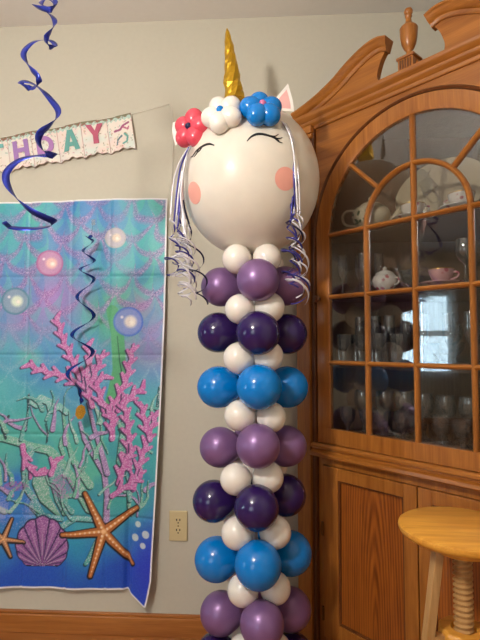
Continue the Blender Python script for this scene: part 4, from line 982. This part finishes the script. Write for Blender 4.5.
# curling ribbons tied under the flowers
M['rib_white'] = plain('white_curling_ribbon', S(232, 228, 234), .25, .15); M['rib_blue'] = plain('indigo_curling_ribbon', S(62, 58, 140), .3, .3); M['rib_dark'] = plain('navy_curling_ribbon', S(32, 30, 66), .3, .3)
def curl(straight_px, y_end, rad_px, turns, Y, mat, ph, drift=0):
    st_ = [at(x, y, Y + dy) for (x, y, dy) in straight_px]; p = catmull([tuple(q) for q in st_], 6)
    wid = [(1, .25, 0)] * len(p); x0, y0, dy0 = straight_px[-1]; n = int(turns * 26)
    for i in range(1, n + 1):
        f = i / n; a = ph + 2 * PI * turns * f; r = rad_px * min(1, f * 2.5) * (.85 + .3 * math.sin(f * 6 + ph))
        x = x0 + drift * f + r * math.cos(a); y = y0 + (y_end - y0) * f + .55 * r * (math.sin(a) - math.sin(ph))
        q = at(x, y, Y + dy0 + .0032 * r * math.sin(a)); p.append(np.array(q)); wid.append((.9 * math.cos(a), .9 * math.sin(a), 1))
    link('curling_ribbon', ribbon_mesh([Vector(q) - off for q in p], wid, .0056), M[mat], uni, smooth=True)
FYL, FYR = AY - .10, AY - .15
base_l = [(191, 146, -.04), (186, 158, -.03), (182.5, 178, -.02)]
curl(base_l + [(181, 200, -.01), (181, 216, 0)], 292, 7, 4.5, FYL, 'rib_white', .3, 6); curl(base_l + [(183, 200, -.012), (186, 218, 0)], 300, 9, 3.6, FYL, 'rib_white', 2.0, 2)
curl(base_l + [(180, 196, -.01), (178, 214, 0)], 285, 8, 3.8, FYL, 'rib_blue', 3.6, 10); curl(base_l + [(184, 204, -.01), (189, 224, 0)], 302, 9, 3.2, FYL, 'rib_dark', 5.0, 14)
curl([(189, 147, -.04), (179, 164, -.02), (173, 186, 0), (171, 214, 0)], 282, 8, 3.5, FYL, 'rib_white', 1.0, 8); curl([(189, 147, -.04), (181, 166, -.02), (177, 190, -.01), (174, 222, 0)], 276, 7, 3.0, FYL, 'rib_blue', 4.4, -3)
curl(base_l + [(180, 206, 0), (183, 226, 0)], 303, 6, 5.5, FYL, 'rib_white', 4.0, 4); curl([(190, 147, -.04), (184, 165, -.02), (179, 190, -.01), (176, 220, 0)], 298, 9, 4.2, FYL + .02, 'rib_white', 2.9, 12)
curl(base_l + [(181, 200, -.01), (185, 222, 0)], 290, 10, 2.4, FYL - .02, 'rib_white', .0, 0); curl(base_l + [(180, 204, 0), (178, 226, 0)], 268, 8, 2.2, FYL - .01, 'rib_blue', 2.2, 4); curl(base_l + [(182, 204, 0), (184, 230, 0)], 296, 11, 2.2, FYL - .02, 'rib_white', 5.2, 6)
base_r = [(278, 117, .03), (287, 128, -.02), (293, 146, -.02)]
curl(base_r + [(297, 170, -.02), (296, 195, -.01), (294, 214, 0)], 296, 8, 4.2, FYR, 'rib_white', .6, 4); curl(base_r + [(295, 172, -.02), (293, 196, -.01), (291, 218, 0)], 304, 10, 3.0, FYR, 'rib_blue', 2.4, 8)
curl(base_r + [(292, 170, -.02), (291, 192, -.01), (291, 208, 0)], 280, 8, 3.4, FYR, 'rib_blue', 4.0, -2); curl([(278, 117, .03), (288, 128, -.02), (295, 148, -.02), (298, 176, -.02), (294, 204, 0)], 270, 10, 2.6, FYR, 'rib_dark', 5.4, -6)
curl([(278, 117, .03), (288, 127, -.02), (296, 150, -.02), (299, 180, -.02), (300, 210, 0)], 290, 7, 4.8, FYR, 'rib_white', 1.4, 2); curl(base_r + [(296, 180, -.02), (298, 212, 0)], 300, 11, 2.6, FYR - .02, 'rib_white', 3.3, 0)
curl(base_r + [(294, 176, -.02), (295, 206, 0)], 292, 9, 3.8, FYR - .01, 'rib_blue', .2, 0)
